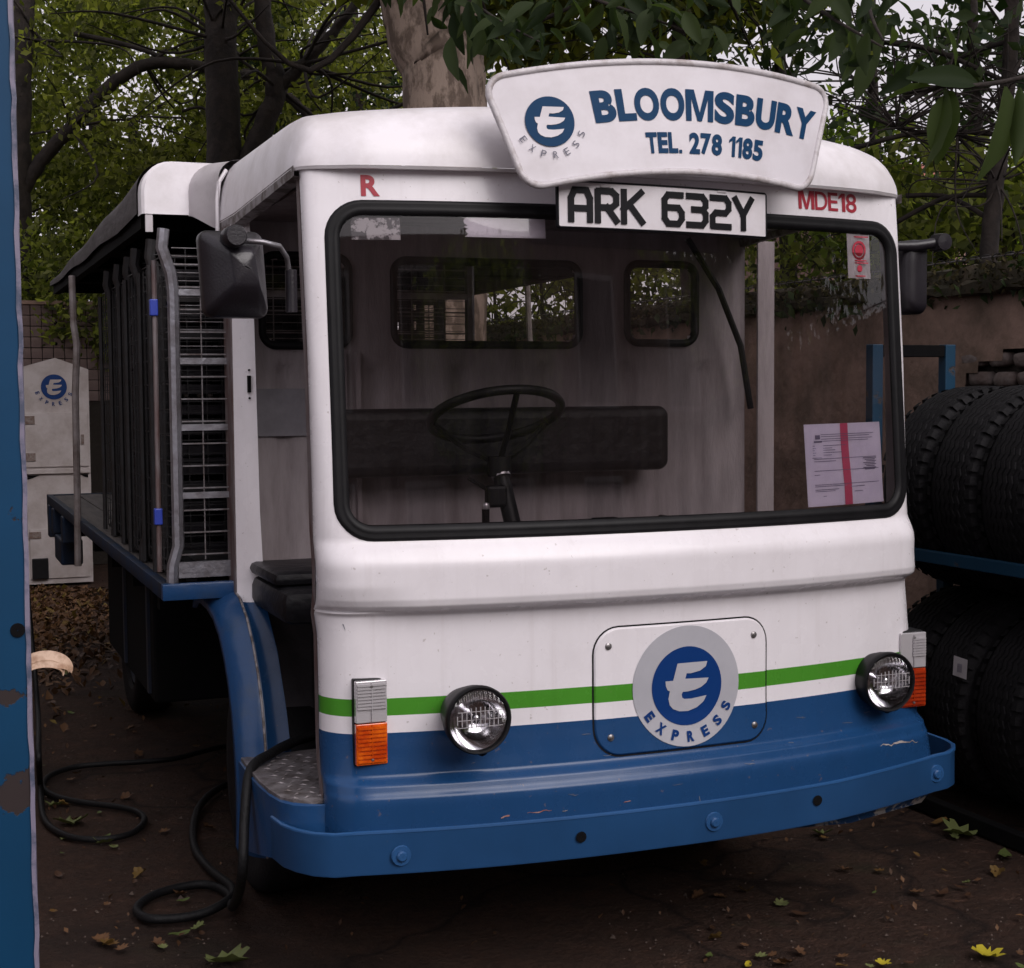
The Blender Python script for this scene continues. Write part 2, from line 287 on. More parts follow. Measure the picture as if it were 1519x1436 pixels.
# ---------------------------------------------------------------- helpers
def finish(o, label=None, cat=None, group=None, kind=None):
    if label: o['label'] = label
    if cat: o['category'] = cat
    if group: o['group'] = group
    if kind: o['kind'] = kind
    return o
def thing(name, loc, label, cat, group=None):
    o = bpy.data.objects.new(name, None); COL.objects.link(o); o.location = loc; o.empty_display_size = .1
    return finish(o, label, cat, group)
def origin(p):
    v = Vector((0, 0, 0))
    while p is not None: v += p.location; p = p.parent
    return v
class MB:
    def __init__(s): s.v = []; s.f = []; s.mi = []; s.cur = 0
    def add(s, vs, fs):
        b = len(s.v); s.v += [tuple(v) for v in vs]; s.f += [tuple(i + b for i in f) for f in fs]; s.mi += [s.cur] * len(fs); return s
    def box(s, x0, x1, y0, y1, z0, z1, c=0.0):
        if x0 > x1: x0, x1 = x1, x0
        if y0 > y1: y0, y1 = y1, y0
        if z0 > z1: z0, z1 = z1, z0
        if c <= 0:
            vs = [(x, y, z) for x in (x0, x1) for y in (y0, y1) for z in (z0, z1)]
            return s.add(vs, [(0, 1, 3, 2), (4, 6, 7, 5), (0, 4, 5, 1), (2, 3, 7, 6), (0, 2, 6, 4), (1, 5, 7, 3)])
        bm = bmesh.new(); bmesh.ops.create_cube(bm, size=1)
        for v in bm.verts: v.co = Vector(((x0 + x1) / 2 + v.co.x * (x1 - x0), (y0 + y1) / 2 + v.co.y * (y1 - y0), (z0 + z1) / 2 + v.co.z * (z1 - z0)))
        bmesh.ops.bevel(bm, geom=list(bm.edges), offset=c, segments=2, affect='EDGES', profile=.5)
        s.add([v.co[:] for v in bm.verts], [[v.index for v in f.verts] for f in bm.faces]); bm.free(); return s
    def tube(s, pts, r, n=8, caps=True, rs=None):
        pts = [Vector(p) for p in pts]; b = len(s.v); N = len(pts); up = None
        for i, p in enumerate(pts):
            t = (pts[min(i + 1, N - 1)] - pts[max(i - 1, 0)]).normalized()
            if up is None: up = t.orthogonal().normalized()
            else: up = (up - t * up.dot(t)); up = up.normalized() if up.length > 1e-6 else t.orthogonal().normalized()
            w2 = t.cross(up); rr = rs[i] if rs else r
            for k in range(n):
                a = 2 * PI * k / n; q = p + (up * math.cos(a) + w2 * math.sin(a)) * rr; s.v.append(q[:])
        for i in range(N - 1):
            for k in range(n):
                k2 = (k + 1) % n; s.f.append((b + i * n + k, b + i * n + k2, b + (i + 1) * n + k2, b + (i + 1) * n + k)); s.mi.append(s.cur)
        if caps:
            s.f.append(tuple(b + k for k in range(n))[::-1]); s.mi.append(s.cur)
            s.f.append(tuple(b + (N - 1) * n + k for k in range(n))); s.mi.append(s.cur)
        return s
    def grid(s, rows, flip=False, wrap=False):       # rows: list of equal lists of points
        b = len(s.v); n = len(rows[0])
        for r in rows: s.v += [tuple(p) for p in r]
        for i in range(len(rows) - 1):
            for j in range(n if wrap else n - 1):
                j2 = (j + 1) % n; f = (b + i * n + j, b + i * n + j2, b + (i + 1) * n + j2, b + (i + 1) * n + j)
                s.f.append(f[::-1] if flip else f); s.mi.append(s.cur)
        return s
    def lathe(s, prof, c, axis='y', n=32):           # prof: (radius, distance along axis)
        rows = []
        for r, h in prof:
            row = []
            for k in range(n):
                a = 2 * PI * k / n; u, v = r * math.cos(a), r * math.sin(a)
                p = {'y': (u, h, v), 'x': (h, u, v), 'z': (u, v, h)}[axis]
                row.append((c[0] + p[0], c[1] + p[1], c[2] + p[2]))
            rows.append(row)
        return s.grid(rows, wrap=True)
    def build(s, name, m, parent=None, smooth=False, **kw):
        me = bpy.data.meshes.new(name); off = origin(parent)
        me.from_pydata([(v[0] - off.x, v[1] - off.y, v[2] - off.z) for v in s.v], [], s.f)
        ms = m if isinstance(m, (list, tuple)) else [m]
        for q in ms: me.materials.append(q)
        if len(ms) > 1: me.polygons.foreach_set('material_index', s.mi)
        bm = bmesh.new(); bm.from_mesh(me); bmesh.ops.recalc_face_normals(bm, faces=bm.faces); bm.to_mesh(me); bm.free()
        if smooth:
            me.polygons.foreach_set('use_smooth', [True] * len(me.polygons))
            if smooth != 'all': me.set_sharp_from_angle(angle=R_(38))
        me.update(); o = bpy.data.objects.new(name, me); COL.objects.link(o)
        if parent: o.parent = parent
        return finish(o, **kw)

def text_mesh(s, size=1.0, bold=0.0, align='CENTER'):
    c = bpy.data.curves.new('lettering', 'FONT'); c.body = s; c.size = size; c.offset = bold; c.align_x = align; c.align_y = 'CENTER'; c.resolution_u = 6
    o = bpy.data.objects.new('lettering', c); COL.objects.link(o)
    dg = bpy.context.evaluated_depsgraph_get(); me = bpy.data.meshes.new_from_object(o.evaluated_get(dg))
    bm = bmesh.new(); bm.from_mesh(me); bmesh.ops.triangulate(bm, faces=bm.faces)
    vs = [(v.co.x, v.co.y) for v in bm.verts]; fs = [[v.index for v in f.verts] for f in bm.faces]; bm.free()
    bpy.data.objects.remove(o); bpy.data.curves.remove(c); bpy.data.meshes.remove(me)
    return vs, fs
def text_fit(mb, s, fn, w, h, bold=0.03, per=None):
    """text scaled to width w and height h about its centre, mapped by fn(u,v) -> point"""
    vs, fs = text_mesh(s, 1.0, bold)
    xs = [v[0] for v in vs]; ys = [v[1] for v in vs]; cx = (min(xs) + max(xs)) / 2; cy = (min(ys) + max(ys)) / 2
    sx = w / (max(xs) - min(xs)); sy = h / (max(ys) - min(ys))
    mb.add([fn((x - cx) * sx, (y - cy) * sy) for x, y in vs], fs); return mb
GW = {'M': 1.25, 'W': 1.3, 'O': 1.05, 'I': .3, '.': .28, '1': .55, ' ': .5, 'L': .78, 'E': .80, 'T': .88, 'B': .93, 'S': .93, 'U': .95, 'R': .98, 'Y': 1.02, 'D': .98}
def text_letters(mb, s, fn, w, h, bold, gap=.06):
    tot = sum(GW.get(c, .9) for c in s) + gap * (len(s) - 1) - .10 * (s.count('RY') + s.count('LO')); k = w / tot; x = -w / 2
    for i_, c in enumerate(s):
        cw = GW.get(c, .9) * k
        if c == '.': mb.grid([[fn(x + cw * u, -h / 2 + cw * .9 * v) for u in (.05, .95)] for v in (0, 1)])
        elif c == 'M':
            P = lambda a, q: fn(x + cw * a, h * (q - .5)); st_ = .20
            mb.add([P(0, 0), P(st_, 0), P(st_, 1), P(0, 1)], [(0, 1, 2, 3)]); mb.add([P(1 - st_, 0), P(1, 0), P(1, 1), P(1 - st_, 1)], [(0, 1, 2, 3)])
            mb.add([P(st_, 1), P(st_ + .10, 1), P(.5, .27), P(.58, 0), P(.42, 0), P(st_, .72)], [(0, 1, 2, 3, 4, 5)]); mb.add([P(1 - st_, 1), P(1 - st_, .72), P(.58, 0), P(.5, .27), P(1 - st_ - .10, 1)], [(0, 1, 2, 3, 4)])
        elif c == '1':
            mb.grid([[fn(x + cw * u, h * v) for u in (.5, 1.0)] for v in (-.5, .5)]); mb.add([fn(x + cw * .52, h * .5), fn(x, h * .30), fn(x, h * .17), fn(x + cw * .52, h * .30)], [(0, 1, 2, 3)])
        elif c != ' ': text_fit(mb, c, lambda u, v: fn(x + cw / 2 + u, v), cw, h * (1.03 if c in 'OS2785630' else 1), bold)
        x += cw + gap * k - (.10 * k if s[i_:i_ + 2] in ('RY', 'LO') else 0)
    return mb
def rrect(x0, x1, z0, z1, r, n=8):
    pts = []
    for cx, cz, a0 in ((x1 - r, z1 - r, 0), (x0 + r, z1 - r, 90), (x0 + r, z0 + r, 180), (x1 - r, z0 + r, 270)):
        for k in range(n + 1):
            a = R_(a0 + 90 * k / n); pts.append((cx + r * math.cos(a), cz + r * math.sin(a)))
    return pts
def densify(pts, step):
    out = []
    for i in range(len(pts)):
        a = pts[i]; b = pts[(i + 1) % len(pts)]; L = math.dist(a, b); k = max(1, int(L / step))
        for j in range(k): out.append((a[0] + (b[0] - a[0]) * j / k, a[1] + (b[1] - a[1]) * j / k))
    return out
def in_rrect(x, z, x0, x1, z0, z1, r):
    if not (x0 <= x <= x1 and z0 <= z <= z1): return False
    dx = max(x0 + r - x, x - (x1 - r), 0); dz = max(z0 + r - z, z - (z1 - r), 0)
    return not (dx > 0 and dz > 0 and math.hypot(dx, dz) > r)

# ================================================================ GROUND
mb = MB()
rows = []
ys = list(np.linspace(-8, 14, 90)) + [20, 40, 90, 200]; xs = [-200, -60, -20] + list(np.linspace(-8, 8, 66)) + [20, 60, 200]
for y in ys:
    rows.append([(x, y, .006 * math.sin(x * 2.1 + y) * math.sin(y * 1.7 - x * .6) - .006) for x in xs])
mb.grid(rows).build('ground', M['ground'], None, smooth='all', kind='structure')

# ================================================================ MILK FLOAT
XC = -.03
ZP = np.array([(.30, 0), (.46, -.001), (.51, -.001), (.520, .001), (.527, .007), (.545, .013), (.554, .030), (.561, .037), (.60, .044), (.66, .050), (.905, .050), (.920, .049), (.928, .040), (.936, .018), (.944, .006), (.96, .001), (1.035, .0), (1.05, .004), (1.07, .016), (1.09, .03), (1.8, .09), (1.9, .10), (2.2, .12)])
def Y(x, z): return float(np.interp(z, ZP[:, 0], ZP[:, 1])) + .10 * (abs(x - XC) / .785) ** 2.2
def XLF(z): return float(np.interp(z, [.47, .57, .70, .87, .94, 1.04, 1.245, 1.69, 1.9], [-.7746, -.7689, -.7679, -.7691, -.778, -.7835, -.7849, -.7902, -.7913]))
def XR(z): return float(np.interp(z, [.46, .5, .58, .85, .97, 1.06, 1.12, 1.9], [.885, .875, .862, .83, .815, .806, .797, .793]))
def SY(x, z):
    r = float(np.interp(z, [1.0, 1.12, 1.5], [.075, .05, .028])); y = Y(x, z)
    e = min(x - XLF(z), XR(z) - x)
    if x < -.58 and .90 < z < .99:            # the fold dies out towards the left corner
        k = min(1, (-.58 - x) / .15); y += k * .75 * (float(np.interp(z, [.90, .93, .94, .99], [.0, .022, .026, 0])) if z > .93 else -.0)
    if e < r: y += r - math.sqrt(max(0, r * r - (r - max(e, 0)) ** 2))
    return y
WIN = (-.751, .772, 1.088, 1.846, .085)
MF = thing('milk_float', (0, 0, 0), 'white and blue milk float with cracked green stripe and BLOOMSBURY roof sign', 'milk float')
MF['label'] = 'large white and blue electric milk float with roof sign, facing the camera'

# front shell
mb = MB(); U = []
tt = np.concatenate([np.array([0, .0015, .004, .008, .014, .022, .032, .045]), np.linspace(.06, .94, 110), 1 - np.array([.045, .032, .022, .014, .008, .004, .0015, 0])])
zs = np.unique(np.concatenate([np.linspace(.41, .51, 9), np.linspace(.515, .57, 16), np.linspace(.58, .62, 4), np.linspace(.62, .88, 10), np.linspace(.88, .915, 5), np.linspace(.918, .965, 18), np.linspace(.97, 1.10, 18), np.linspace(1.10, 1.918, 86)]))
idx = {}; verts = []
for i, z in enumerate(zs):
    xr = XR(z)
    # left return, surface, right return
    XL = XLF(z); row = [(XL + .034, SY(XL, z) + .07, z), (XL + .008, SY(XL, z) + .02, z)]
    row += [(XL + (xr - XL) * t, SY(XL + (xr - XL) * t, z), z) for t in tt]
    row += [(xr, SY(xr, z) + .02, z), (xr, SY(xr, z) + .07, z)]
    verts.append(row)
n = len(verts[0]); mb.v = [p for r in verts for p in r]
for i in range(len(zs) - 1):
    for j in range(n - 1):
        a = verts[i][j]; c = verts[i + 1][j + 1]; mx, mz = (a[0] + c[0]) / 2, (a[2] + c[2]) / 2
        if 2 <= j < n - 3 and in_rrect(mx, mz, WIN[0] + .02, WIN[1] - .02, WIN[2] + .02, WIN[3] - .02, .07): continue
        mb.f.append((i * n + j, i * n + j + 1, (i + 1) * n + j + 1, (i + 1) * n + j)); mb.mi.append(0)
mb.build('front_panel', M['livery'], MF, smooth='all')
# brown chipped trailing edge of the doorway
mb = MB()
mb.grid([[(XLF(z) + .003, SY(XLF(z), z) + .016, z), (XLF(z) + .0035, SY(XLF(z), z) + .05, z), (XLF(z) + .012, SY(XLF(z), z) + .06, z)] for z in np.linspace(.47, 1.90, 30)])
mb.build('door_frame_edge', M['brown'], MF)

# windscreen
outer = densify(rrect(*WIN, 8), .03)
def inset(pts, d):
    out = []; N = len(pts)
    for i in range(N):
        a = Vector(pts[i - 1]); b = Vector(pts[(i + 1) % N]); t = (b - a).normalized(); nn = Vector((-t.y, t.x)); out.append((pts[i][0] + nn.x * d, pts[i][1] + nn.y * d))
    return out
rings = [(0, .004), (.002, -.003), (.010, -.006), (.016, -.003), (.020, -.005), (.032, -.003), (.037, .010)]
mb = MB(); rows = []
for d, dy in rings: rows.append([(x, Y(x, z) + dy, z) for x, z in inset(outer, d)])
mb.grid(rows, wrap=True)
gk = mb.build('windscreen_gasket', M['rubber'], MF, smooth='all')
mb = MB(); gx = np.linspace(WIN[0] + .02, WIN[1] - .02, 50); gz = np.linspace(WIN[2] + .02, WIN[3] - .02, 24)
vi = {}
for i in range(len(gz) - 1):
    for j in range(len(gx) - 1):
        if in_rrect((gx[j] + gx[j + 1]) / 2, (gz[i] + gz[i + 1]) / 2, WIN[0] + .02, WIN[1] - .02, WIN[2] + .02, WIN[3] - .02, .075):
            f = []
            for a, b in ((i, j), (i, j + 1), (i + 1, j + 1), (i + 1, j)):
                if (a, b) not in vi: vi[(a, b)] = len(mb.v); mb.v.append((gx[b], Y(gx[b], gz[a]) + .006, gz[a]))
                f.append(vi[(a, b)])
            mb.f.append(tuple(f)); mb.mi.append(0)
mb.build('windscreen_pane', M['glass'], gk, smooth='all')

# access panel + groove + screws
AP = (-.156, .309, .570, .868, .062)
mb = MB(); o2 = densify(rrect(*AP, 8), .03); rows = []
for d, dy in ((0, 0.003), (.0, -.003), (.004, -.0055)): rows.append([(x, Y(x, z) + dy, z) for x, z in inset(o2, d)])
mb.grid(rows, wrap=True)
# inner sheet
ap_in = inset(o2, .004)
def fill_sheet(mb, x0, x1, z0, z1, r, dy, nx=24, nz=16, prev=None):
    # concentric rounded rectangles down to a line
    rows = []
    base = densify(rrect(x0, x1, z0, z1, r, 8), .03)
    cx, cz = (x0 + x1) / 2, (z0 + z1) / 2
    for k in range(13):
        s = 1 - k / 12 if k < 12 else .0
        rows.append([(cx + (x - cx) * s, Y(cx + (x - cx) * s, cz + (z - cz) * s) + dy, cz + (z - cz) * s) for x, z in base])
    mb.grid(rows, wrap=True)
fill_sheet(mb, AP[0] + .004, AP[1] - .004, AP[2] + .004, AP[3] - .004, AP[4] - .004, -.0055)
apo = mb.build('access_panel', M['livery'], MF, smooth='all')
mb = MB(); rows = []
for d, dy in ((-.004, -.0008), (.0015, -.0012)): rows.append([(x, Y(x, z) + dy, z) for x, z in inset(o2, d)])
mb.grid(rows, wrap=True); mb.build('panel_seam', M['rubber'], apo)
for (sx, sz) in ((-.121, .826), (.271, .826), (-.118, .612), (.271, .606)):
    mb = MB(); y0 = Y(sx, sz) - .006
    mb.lathe([(.0, -.004), (.004, -.004), (.008, -.002), (.009, .003)], (sx, y0, sz), 'y', 12); mb.box(sx - .006, sx + .006, y0 - .0048, y0 - .004, sz - .001, sz + .001)
    mb.build('screw', M['screw'], apo, smooth=True)

# badge
E_PX = [(708,460),(945,438),(935,480),(890,515),(820,535),(783,537),(775,580),(962,570),(945,610),(905,645),(860,665),(800,680),(760,684),(752,705),(758,730),(775,740),(830,737),(900,722),(952,710),(930,760),(880,805),(810,835),(740,838),(690,820),(662,790),(650,740),(658,680),(640,672),(625,640),(620,602),(680,596)]
E_UV = []
for x, y in E_PX:
    yy = y + .09 * (x - 795) - 635; xx = x - .05 * (y - 635) - 795
    E_UV.append((xx / 277, -yy / 313))
def draw_badge(parent_thing, C, ringR, R, ring_mat, disc_mat, e_mat, fn, txt_r, txt_h, txt_mat, bold, a0=213, a1=332, name='badge'):
    def disc(r0, off, mm, nm, par, rin=0.0):
        b = MB(); rows = []
        for k in range(5):
            rr = r0 + (rin - r0) * k / 4
            rows.append([fn(C[0] + rr * math.cos(a), C[1] + rr * math.sin(a), off) for a in np.linspace(0, 2 * PI, 65)[:-1]])
        b.grid(rows, wrap=True); return b.build(nm, mm, par)
    if ring_mat: base = disc(ringR, 0.0, ring_mat, name, parent_thing); dpar = base
    else: base = None
    if base: d = disc(R, .0012, disc_mat, 'disc', base)
    else: d = disc(R, .0012, disc_mat, name, parent_thing); base = d
    b = MB(); bm = bmesh.new(); vs = [bm.verts.new((u * R, v * R, 0)) for u, v in E_UV]; bm.faces.new(vs); bmesh.ops.triangulate(bm, faces=bm.faces)
    b.add([fn(C[0] + v.co.x, C[1] + v.co.y, .0024) for v in bm.verts], [[v.index for v in f.verts] for f in bm.faces]); bm.free()
    b.build('letter', e_mat, base)
    for k, ch in enumerate('EXPRESS'):
        a = R_(a0 + (a1 - a0) * k / 6); rot = a + PI / 2; ca, sa = math.cos(rot), math.sin(rot)
        cx, cz = C[0] + txt_r * math.cos(a), C[1] + txt_r * math.sin(a); b = MB()
        text_fit(b, ch, lambda u, v: fn(cx + u * ca - v * sa, cz + u * sa + v * ca, .0024), txt_h * (.72 if ch != 'X' else .85), txt_h, bold)
        b.build('letter', txt_mat, base)
    return base
draw_badge(MF, (.0835, .7185), .1435, .094, M['badge_grey'], M['badge_blue'], M['badge_grey'], lambda x, z, o: (x, Y(x, z) - .0075 - o, z), .120, .0255, M['badge_blue'], .05)

# red lettering on the header
for s, x0, x1, z0, z1 in (('R', -.668, -.627, 1.853, 1.900), ('MDE18', .437, .630, 1.862, 1.908)):
    b = MB(); cx, cz = (x0 + x1) / 2, (z0 + z1) / 2
    text_letters(b, s, lambda u, v: (cx + u, Y(cx + u, cz + v) - .0015, cz + v), x1 - x0, z1 - z0, .035 if s == 'R' else .012)
    b.build('red_lettering', M['red_ink'], MF)

# headlights
for (px, py, ry) in ((708, 1067, 0), (1316, 1011, 0)):
    c = unp(px, py, 1, -.03 if px < 1000 else .07); r = .073
    hl = MB().lathe([(.0, .13), (.03, .13), (.055, .09), (.071, .03), (r + .001, .01), (r + .003, .0), (r + .003, -.012), (r, -.016), (r - .004, -.015), (r - .006, -.008)], c, 'y', 40).build('headlight', M['rubber'], MF, smooth=True)
    MB().lathe([(.0665, -.005), (.055, .018), (.035, .032), (.015, .040), (.002, .041)], c, 'y', 40).build('reflector', M['chrome'], hl, smooth='all')
    b = MB(); b.lathe([(.007, .01), (.0085, .03), (.002, .038)], c, 'y', 14); b.lathe([(.013, .004), (.010, -.001), (.001, -.002)], c, 'y', 14); b.build('bulb', M['chrome'], hl, smooth='all')
    MB().lathe([(.068, -.009), (.057, -.016), (.03, -.021), (.001, -.023)], c, 'y', 40).build('lens', M['lamp_glass'], hl, smooth='all')
    b = MB()                                    # moulded ribs of the lens
    for k in range(-5, 6):
        xx = c.x + k * .0105; hh = math.sqrt(max(0, .058 ** 2 - (k * .0105) ** 2))
        b.box(xx - .0008, xx + .0008, c.y - .0235 + abs(k) * .0007, c.y - .0215 + abs(k) * .0007, c.z - hh * .25, c.z + hh * .55)
    for zz in (-.012, .004, .022):
        b.box(c.x - .052, c.x + .052, c.y - .022, c.y - .0205, c.z + zz - .0007, c.z + zz + .0007)
    b.build('lens_ribs', M['clear_lens'], hl)
    MB().tube([(c.x + .02, Y(c.x, .62) + .02, c.z - .05), (c.x + .02, c.y + .02, c.z - .078)], .012, 8).build('bracket', M['dark'], hl)

# indicator clusters
for (x0, x1, z0, zm, z1, am) in ((-.713, -.641, .590, .684, .779, 'amber'), (.760, .838, .588, .690, .783, 'red_amber')):
    yy = Y((x0 + x1) / 2, .68) ; sh = 0 if x0 < 0 else .006
    y0 = yy - .024
    base = MB().box(x0 - .001, x1 + .001, y0 + .018, yy + .05, z0 - .004, z1 + .003, .003).build('side_lamp', M['rubber'], MF)
    b = MB().box(x0, x1, y0 + .004, y0 + .019, z0, zm - .001, .002)
    for k in range(9):
        zz = z0 + .006 + k * (zm - z0 - .01) / 9; b.box(x0 + .003, x1 - .003, y0, y0 + .005, zz, zz + .006)
    b.box((x0 + x1) / 2 - .001, (x0 + x1) / 2 + .001, y0 - .001, y0 + .005, z0 + .004, zm - .004)
    b.build('amber_lens', M[am], base)
    b = MB().box(x0, x1, y0 + .004, y0 + .019, zm + .001, z1, .002)
    for k in range(8 if x0 < 0 else 7):
        zz = zm + .032 + k * (z1 - zm - .036) / 8; b.box(x0 + (.003 if x0 < 0 else .035), x1 - .003, y0, y0 + .005, zz, zz + .0045)
    b.box((x0 + x1) / 2 - .001, (x0 + x1) / 2 + .001, y0 - .001, y0 + .005, zm + .004, z1 - .004)
    b.build('clear_lens', M['clear_lens'], base)
    for zz in (z0 + .012, z1 - .012):
        MB().lathe([(.0, -.002), (.003, -.0015), (.004, .001)], ((x0 + x1) / 2, y0, zz), 'y', 8).build('lamp_screw', M['screw'], base)

# bumper: steel channel following the front, round the corners
def bump_plan():
    p = [(-.869, .275), (-.861, .20), (-.842, .150), (-.812, .106), (-.77, .078)]
    for x in np.linspace(-.72, .86, 36): p.append((x, Y(x, .4) - .004))
    p += [(.905, .135), (.945, .16), (.975, .20), (.988, .25), (.99, .33), (.985, .40)]
    return p
plan = bump_plan()
def plan_norm(plan):
    out = []
    for i in range(len(plan)):
        a = Vector(plan[max(i - 1, 0)]); b = Vector(plan[min(i + 1, len(plan) - 1)]); t = (b - a).normalized(); out.append(Vector((t.y, -t.x)))
    return out
nr = plan_norm(plan)
front = [(p, q) for p, q in zip(plan, nr)]
rows = []
for (d, z) in ((-.012, .352), (-.002, .350), (.0005, .354), (.0, .440), (.0022, .444), (.0015, .448), (-.003, .450), (-.010, .448), (-.012, .38)):
    rows.append([(p[0] + q.x * d, p[1] + q.y * d, z + (.0 if p[0] < .5 else (p[0] - .5) * .03)) for p, q in front])
mb = MB().grid(rows)
bp_ = mb.build('bumper', M['bumper_blue'], MF, smooth=True)
for (bx, bz, kind) in ((-.627, .392, 1), (.13, .398, 1), (.86, .41, 1), (-.214, .401, 0), (.432, .410, 0)):
    y0 = Y(bx, .4) - .008
    b = MB()
    if kind: b.lathe([(.001, -.010), (.009, -.010), (.012, -.007), (.012, -.002), (.022, -.002), (.024, .002)], (bx, y0, bz), 'y', 14); b.build('bolt', M['bumper_blue'], bp_, smooth=True)
    else: b.lathe([(.001, .001), (.012, .001), (.013, -.001), (.010, -.0016), (.001, -.0012)], (bx, y0, bz), 'y', 16); b.build('bolt_hole', M['dark'], bp_)
# lower valance / step side skirt under the doorway, flush behind the bumper
rows = []
pl2 = [(-.868, .66), (-.874, .50), (-.874, .38), (-.869, .29), (-.858, .225), (-.838, .185), (-.81, .165), (-.78, .150), (-.74, .150)]
for q in (0, .02, .4, .8, .97, 1):
    rows.append([(x + (.012 if q in (0, 1) else 0), y, (.262 + .10 * min(1, (.66 - y) / .45) + (.06 if x > -.8 else 0)) * (1 - q) + .497 * q) for x, y in pl2])
MB().grid(rows).build('step_skirt', M['blue'], MF, smooth=True)
# step plate: worn metal on top of the step, lip broken
pts = [(-.865, .64), (-.869, .50), (-.870, .40), (-.865, .30), (-.854, .235), (-.834, .195), (-.80, .172), (-.70, .18), (-.55, .18), (-.55, .66)]
b = MB(); n_ = len(pts)
b.add([(x, y, .494) for x, y in pts] + [(x, y, .502 + .002 * math.sin(i * 3)) for i, (x, y) in enumerate(pts)], [tuple(range(n_, 2 * n_))] + [(i, (i + 1) % n_, n_ + (i + 1) % n_, n_ + i) for i in range(n_)])
st = b.build('step_plate', M['tread_plate'], MF)
b = MB()
for i in range(9):
    for j in range(12):
        x = -.83 + i * .03 + (j % 2) * .015; y = .2 + j * .036
        a = .5 if (i + j) % 2 else -.5; dx, dy = .011 * math.cos(a), .011 * math.sin(a)
        b.add([(x - dx, y - dy, .5045), (x + dy * .25, y - dx * .25, .5045), (x + dx, y + dy, .5045), (x - dy * .25, y + dx * .25, .5045), (x, y, .508)], [(0, 1, 4), (1, 2, 4), (2, 3, 4), (3, 0, 4)])
b.build('tread_pattern', M['tread_plate'], st, kind='stuff')
# broken bracket plate under right end of bumper
b = MB(); b.add([(.40, .10, .330), (.93, .22, .350), (.90, .24, .300), (.62, .16, .296), (.42, .12, .315), (.40, .11, .33), (.93, .23, .35), (.90, .25, .30), (.62, .17, .296), (.42, .13, .315)], [(0, 1, 2, 3, 4), (5, 6, 7, 8, 9), (2, 3, 8, 7), (3, 4, 9, 8)])
b.build('under_bracket', chipped_blue('bracket_chipped_paint', BLUE, (.35, .33, .32), 22, .52, .56), MF)

# cab roof
def g(d, r): return math.sqrt(max(0, 1 - (1 - min(max(d, 0), r) / r) ** 2))
RX0, RX1, RB = -.806, .803, 1.13
dts = [0, .002, .006, .012, .02, .03, .042, .056, .072, .09, .11, .135, .16]
xsr = [RX0 + d for d in dts] + list(np.linspace(RX0 + .2, RX1 - .2, 40)) + [RX1 - d for d in dts[::-1]]
rows = []
ysr = dts + [.2, .26, .34, .45, .6, .75, .9, 1.0]
for d in ysr:
    row = []
    for x in xsr:
        yf = Y(x, 1.9) - .030 + .02 * g(.12 - min(x - RX0, RX1 - x, .12), .12) ** 2
        e = min(x - RX0, RX1 - x); rc = .05
        if e < rc: yf += rc - math.sqrt(rc * rc - (rc - e) ** 2)
        t = d; y = yf + t * (RB - yf) / 1.0 if d > .16 else yf + t
        H = .125 + .055 * math.cos((x - XC) / .8 * PI / 2) ** .7 if abs(x - XC) < .8 else .125
        z0 = 1.918 - .03 * min(1, max(0, y - .2) / .7) * (1 - g(e, .05))
        z = z0 + H * (g(t, .15) * .62 + .38 * g(t, .32)) * g(e, .06)
        row.append((x, y, z))
    rows.append(row)
b = MB().grid(rows)
roof = b.build('cab_roof', M['white'], MF, smooth='all')
# lip under front edge
rows = [[(x, rows[0][i][1] + dd, 1.9175 + dz) for i, x in enumerate(xsr)] for dd, dz in ((0, 0), (.004, -.006), (.06, -.004))]
MB().grid(rows).build('roof_lip', M['white'], roof, smooth=True)
# side rails of the roof (door headers), weathered
for s, xx in ((-1, RX0), (1, RX1)):
    b = MB(); rws = []
    for y in np.linspace(.215, RB, 12):
        zt = 1.919 - .03 * min(1, max(0, y - .2) / .7); zb = 1.900 - .045 * (y - .2) / .9
        rws.append([(xx, y, zt + .004), (xx - .001 * s, y, zb), (xx - .03 * s, y, zb - .004), (xx - .034 * s, y, zt - .01)])
    b.grid(rws).build('door_header', M['peeled'], roof, smooth=True)
# roof lining
MB().box(-.76, .76, .20, 1.04, 1.885, 1.893).build('roof_lining', M['cab_grey'], MF)

# flared rear of the cab roof + canopy
def canopy_prof(hw, z0, zt, r, n=7):
    p = [(-hw, z0), (-hw, zt - r)]
    for k in range(1, n + 1):
        a = R_(180 - 90 * k / n); p.append((-hw + r + r * math.cos(a), zt - r + r * math.sin(a)))
    return p + [(-x, z) for x, z in p[::-1]]
rows = []
for t in np.linspace(0, 1, 9):
    s_ = t * t * (3 - 2 * t); hw = .806 + .055 * s_; y = 1.095 + .175 * t
    rows.append([(x - .003, y, z) for x, z in canopy_prof(hw, 1.872 - .01 * t + .06 * s_, 2.062 + .012 * t, .055 + .027 * t)])
MB().grid(rows).build('roof_flare', M['dirty_white'], MF, smooth='all')
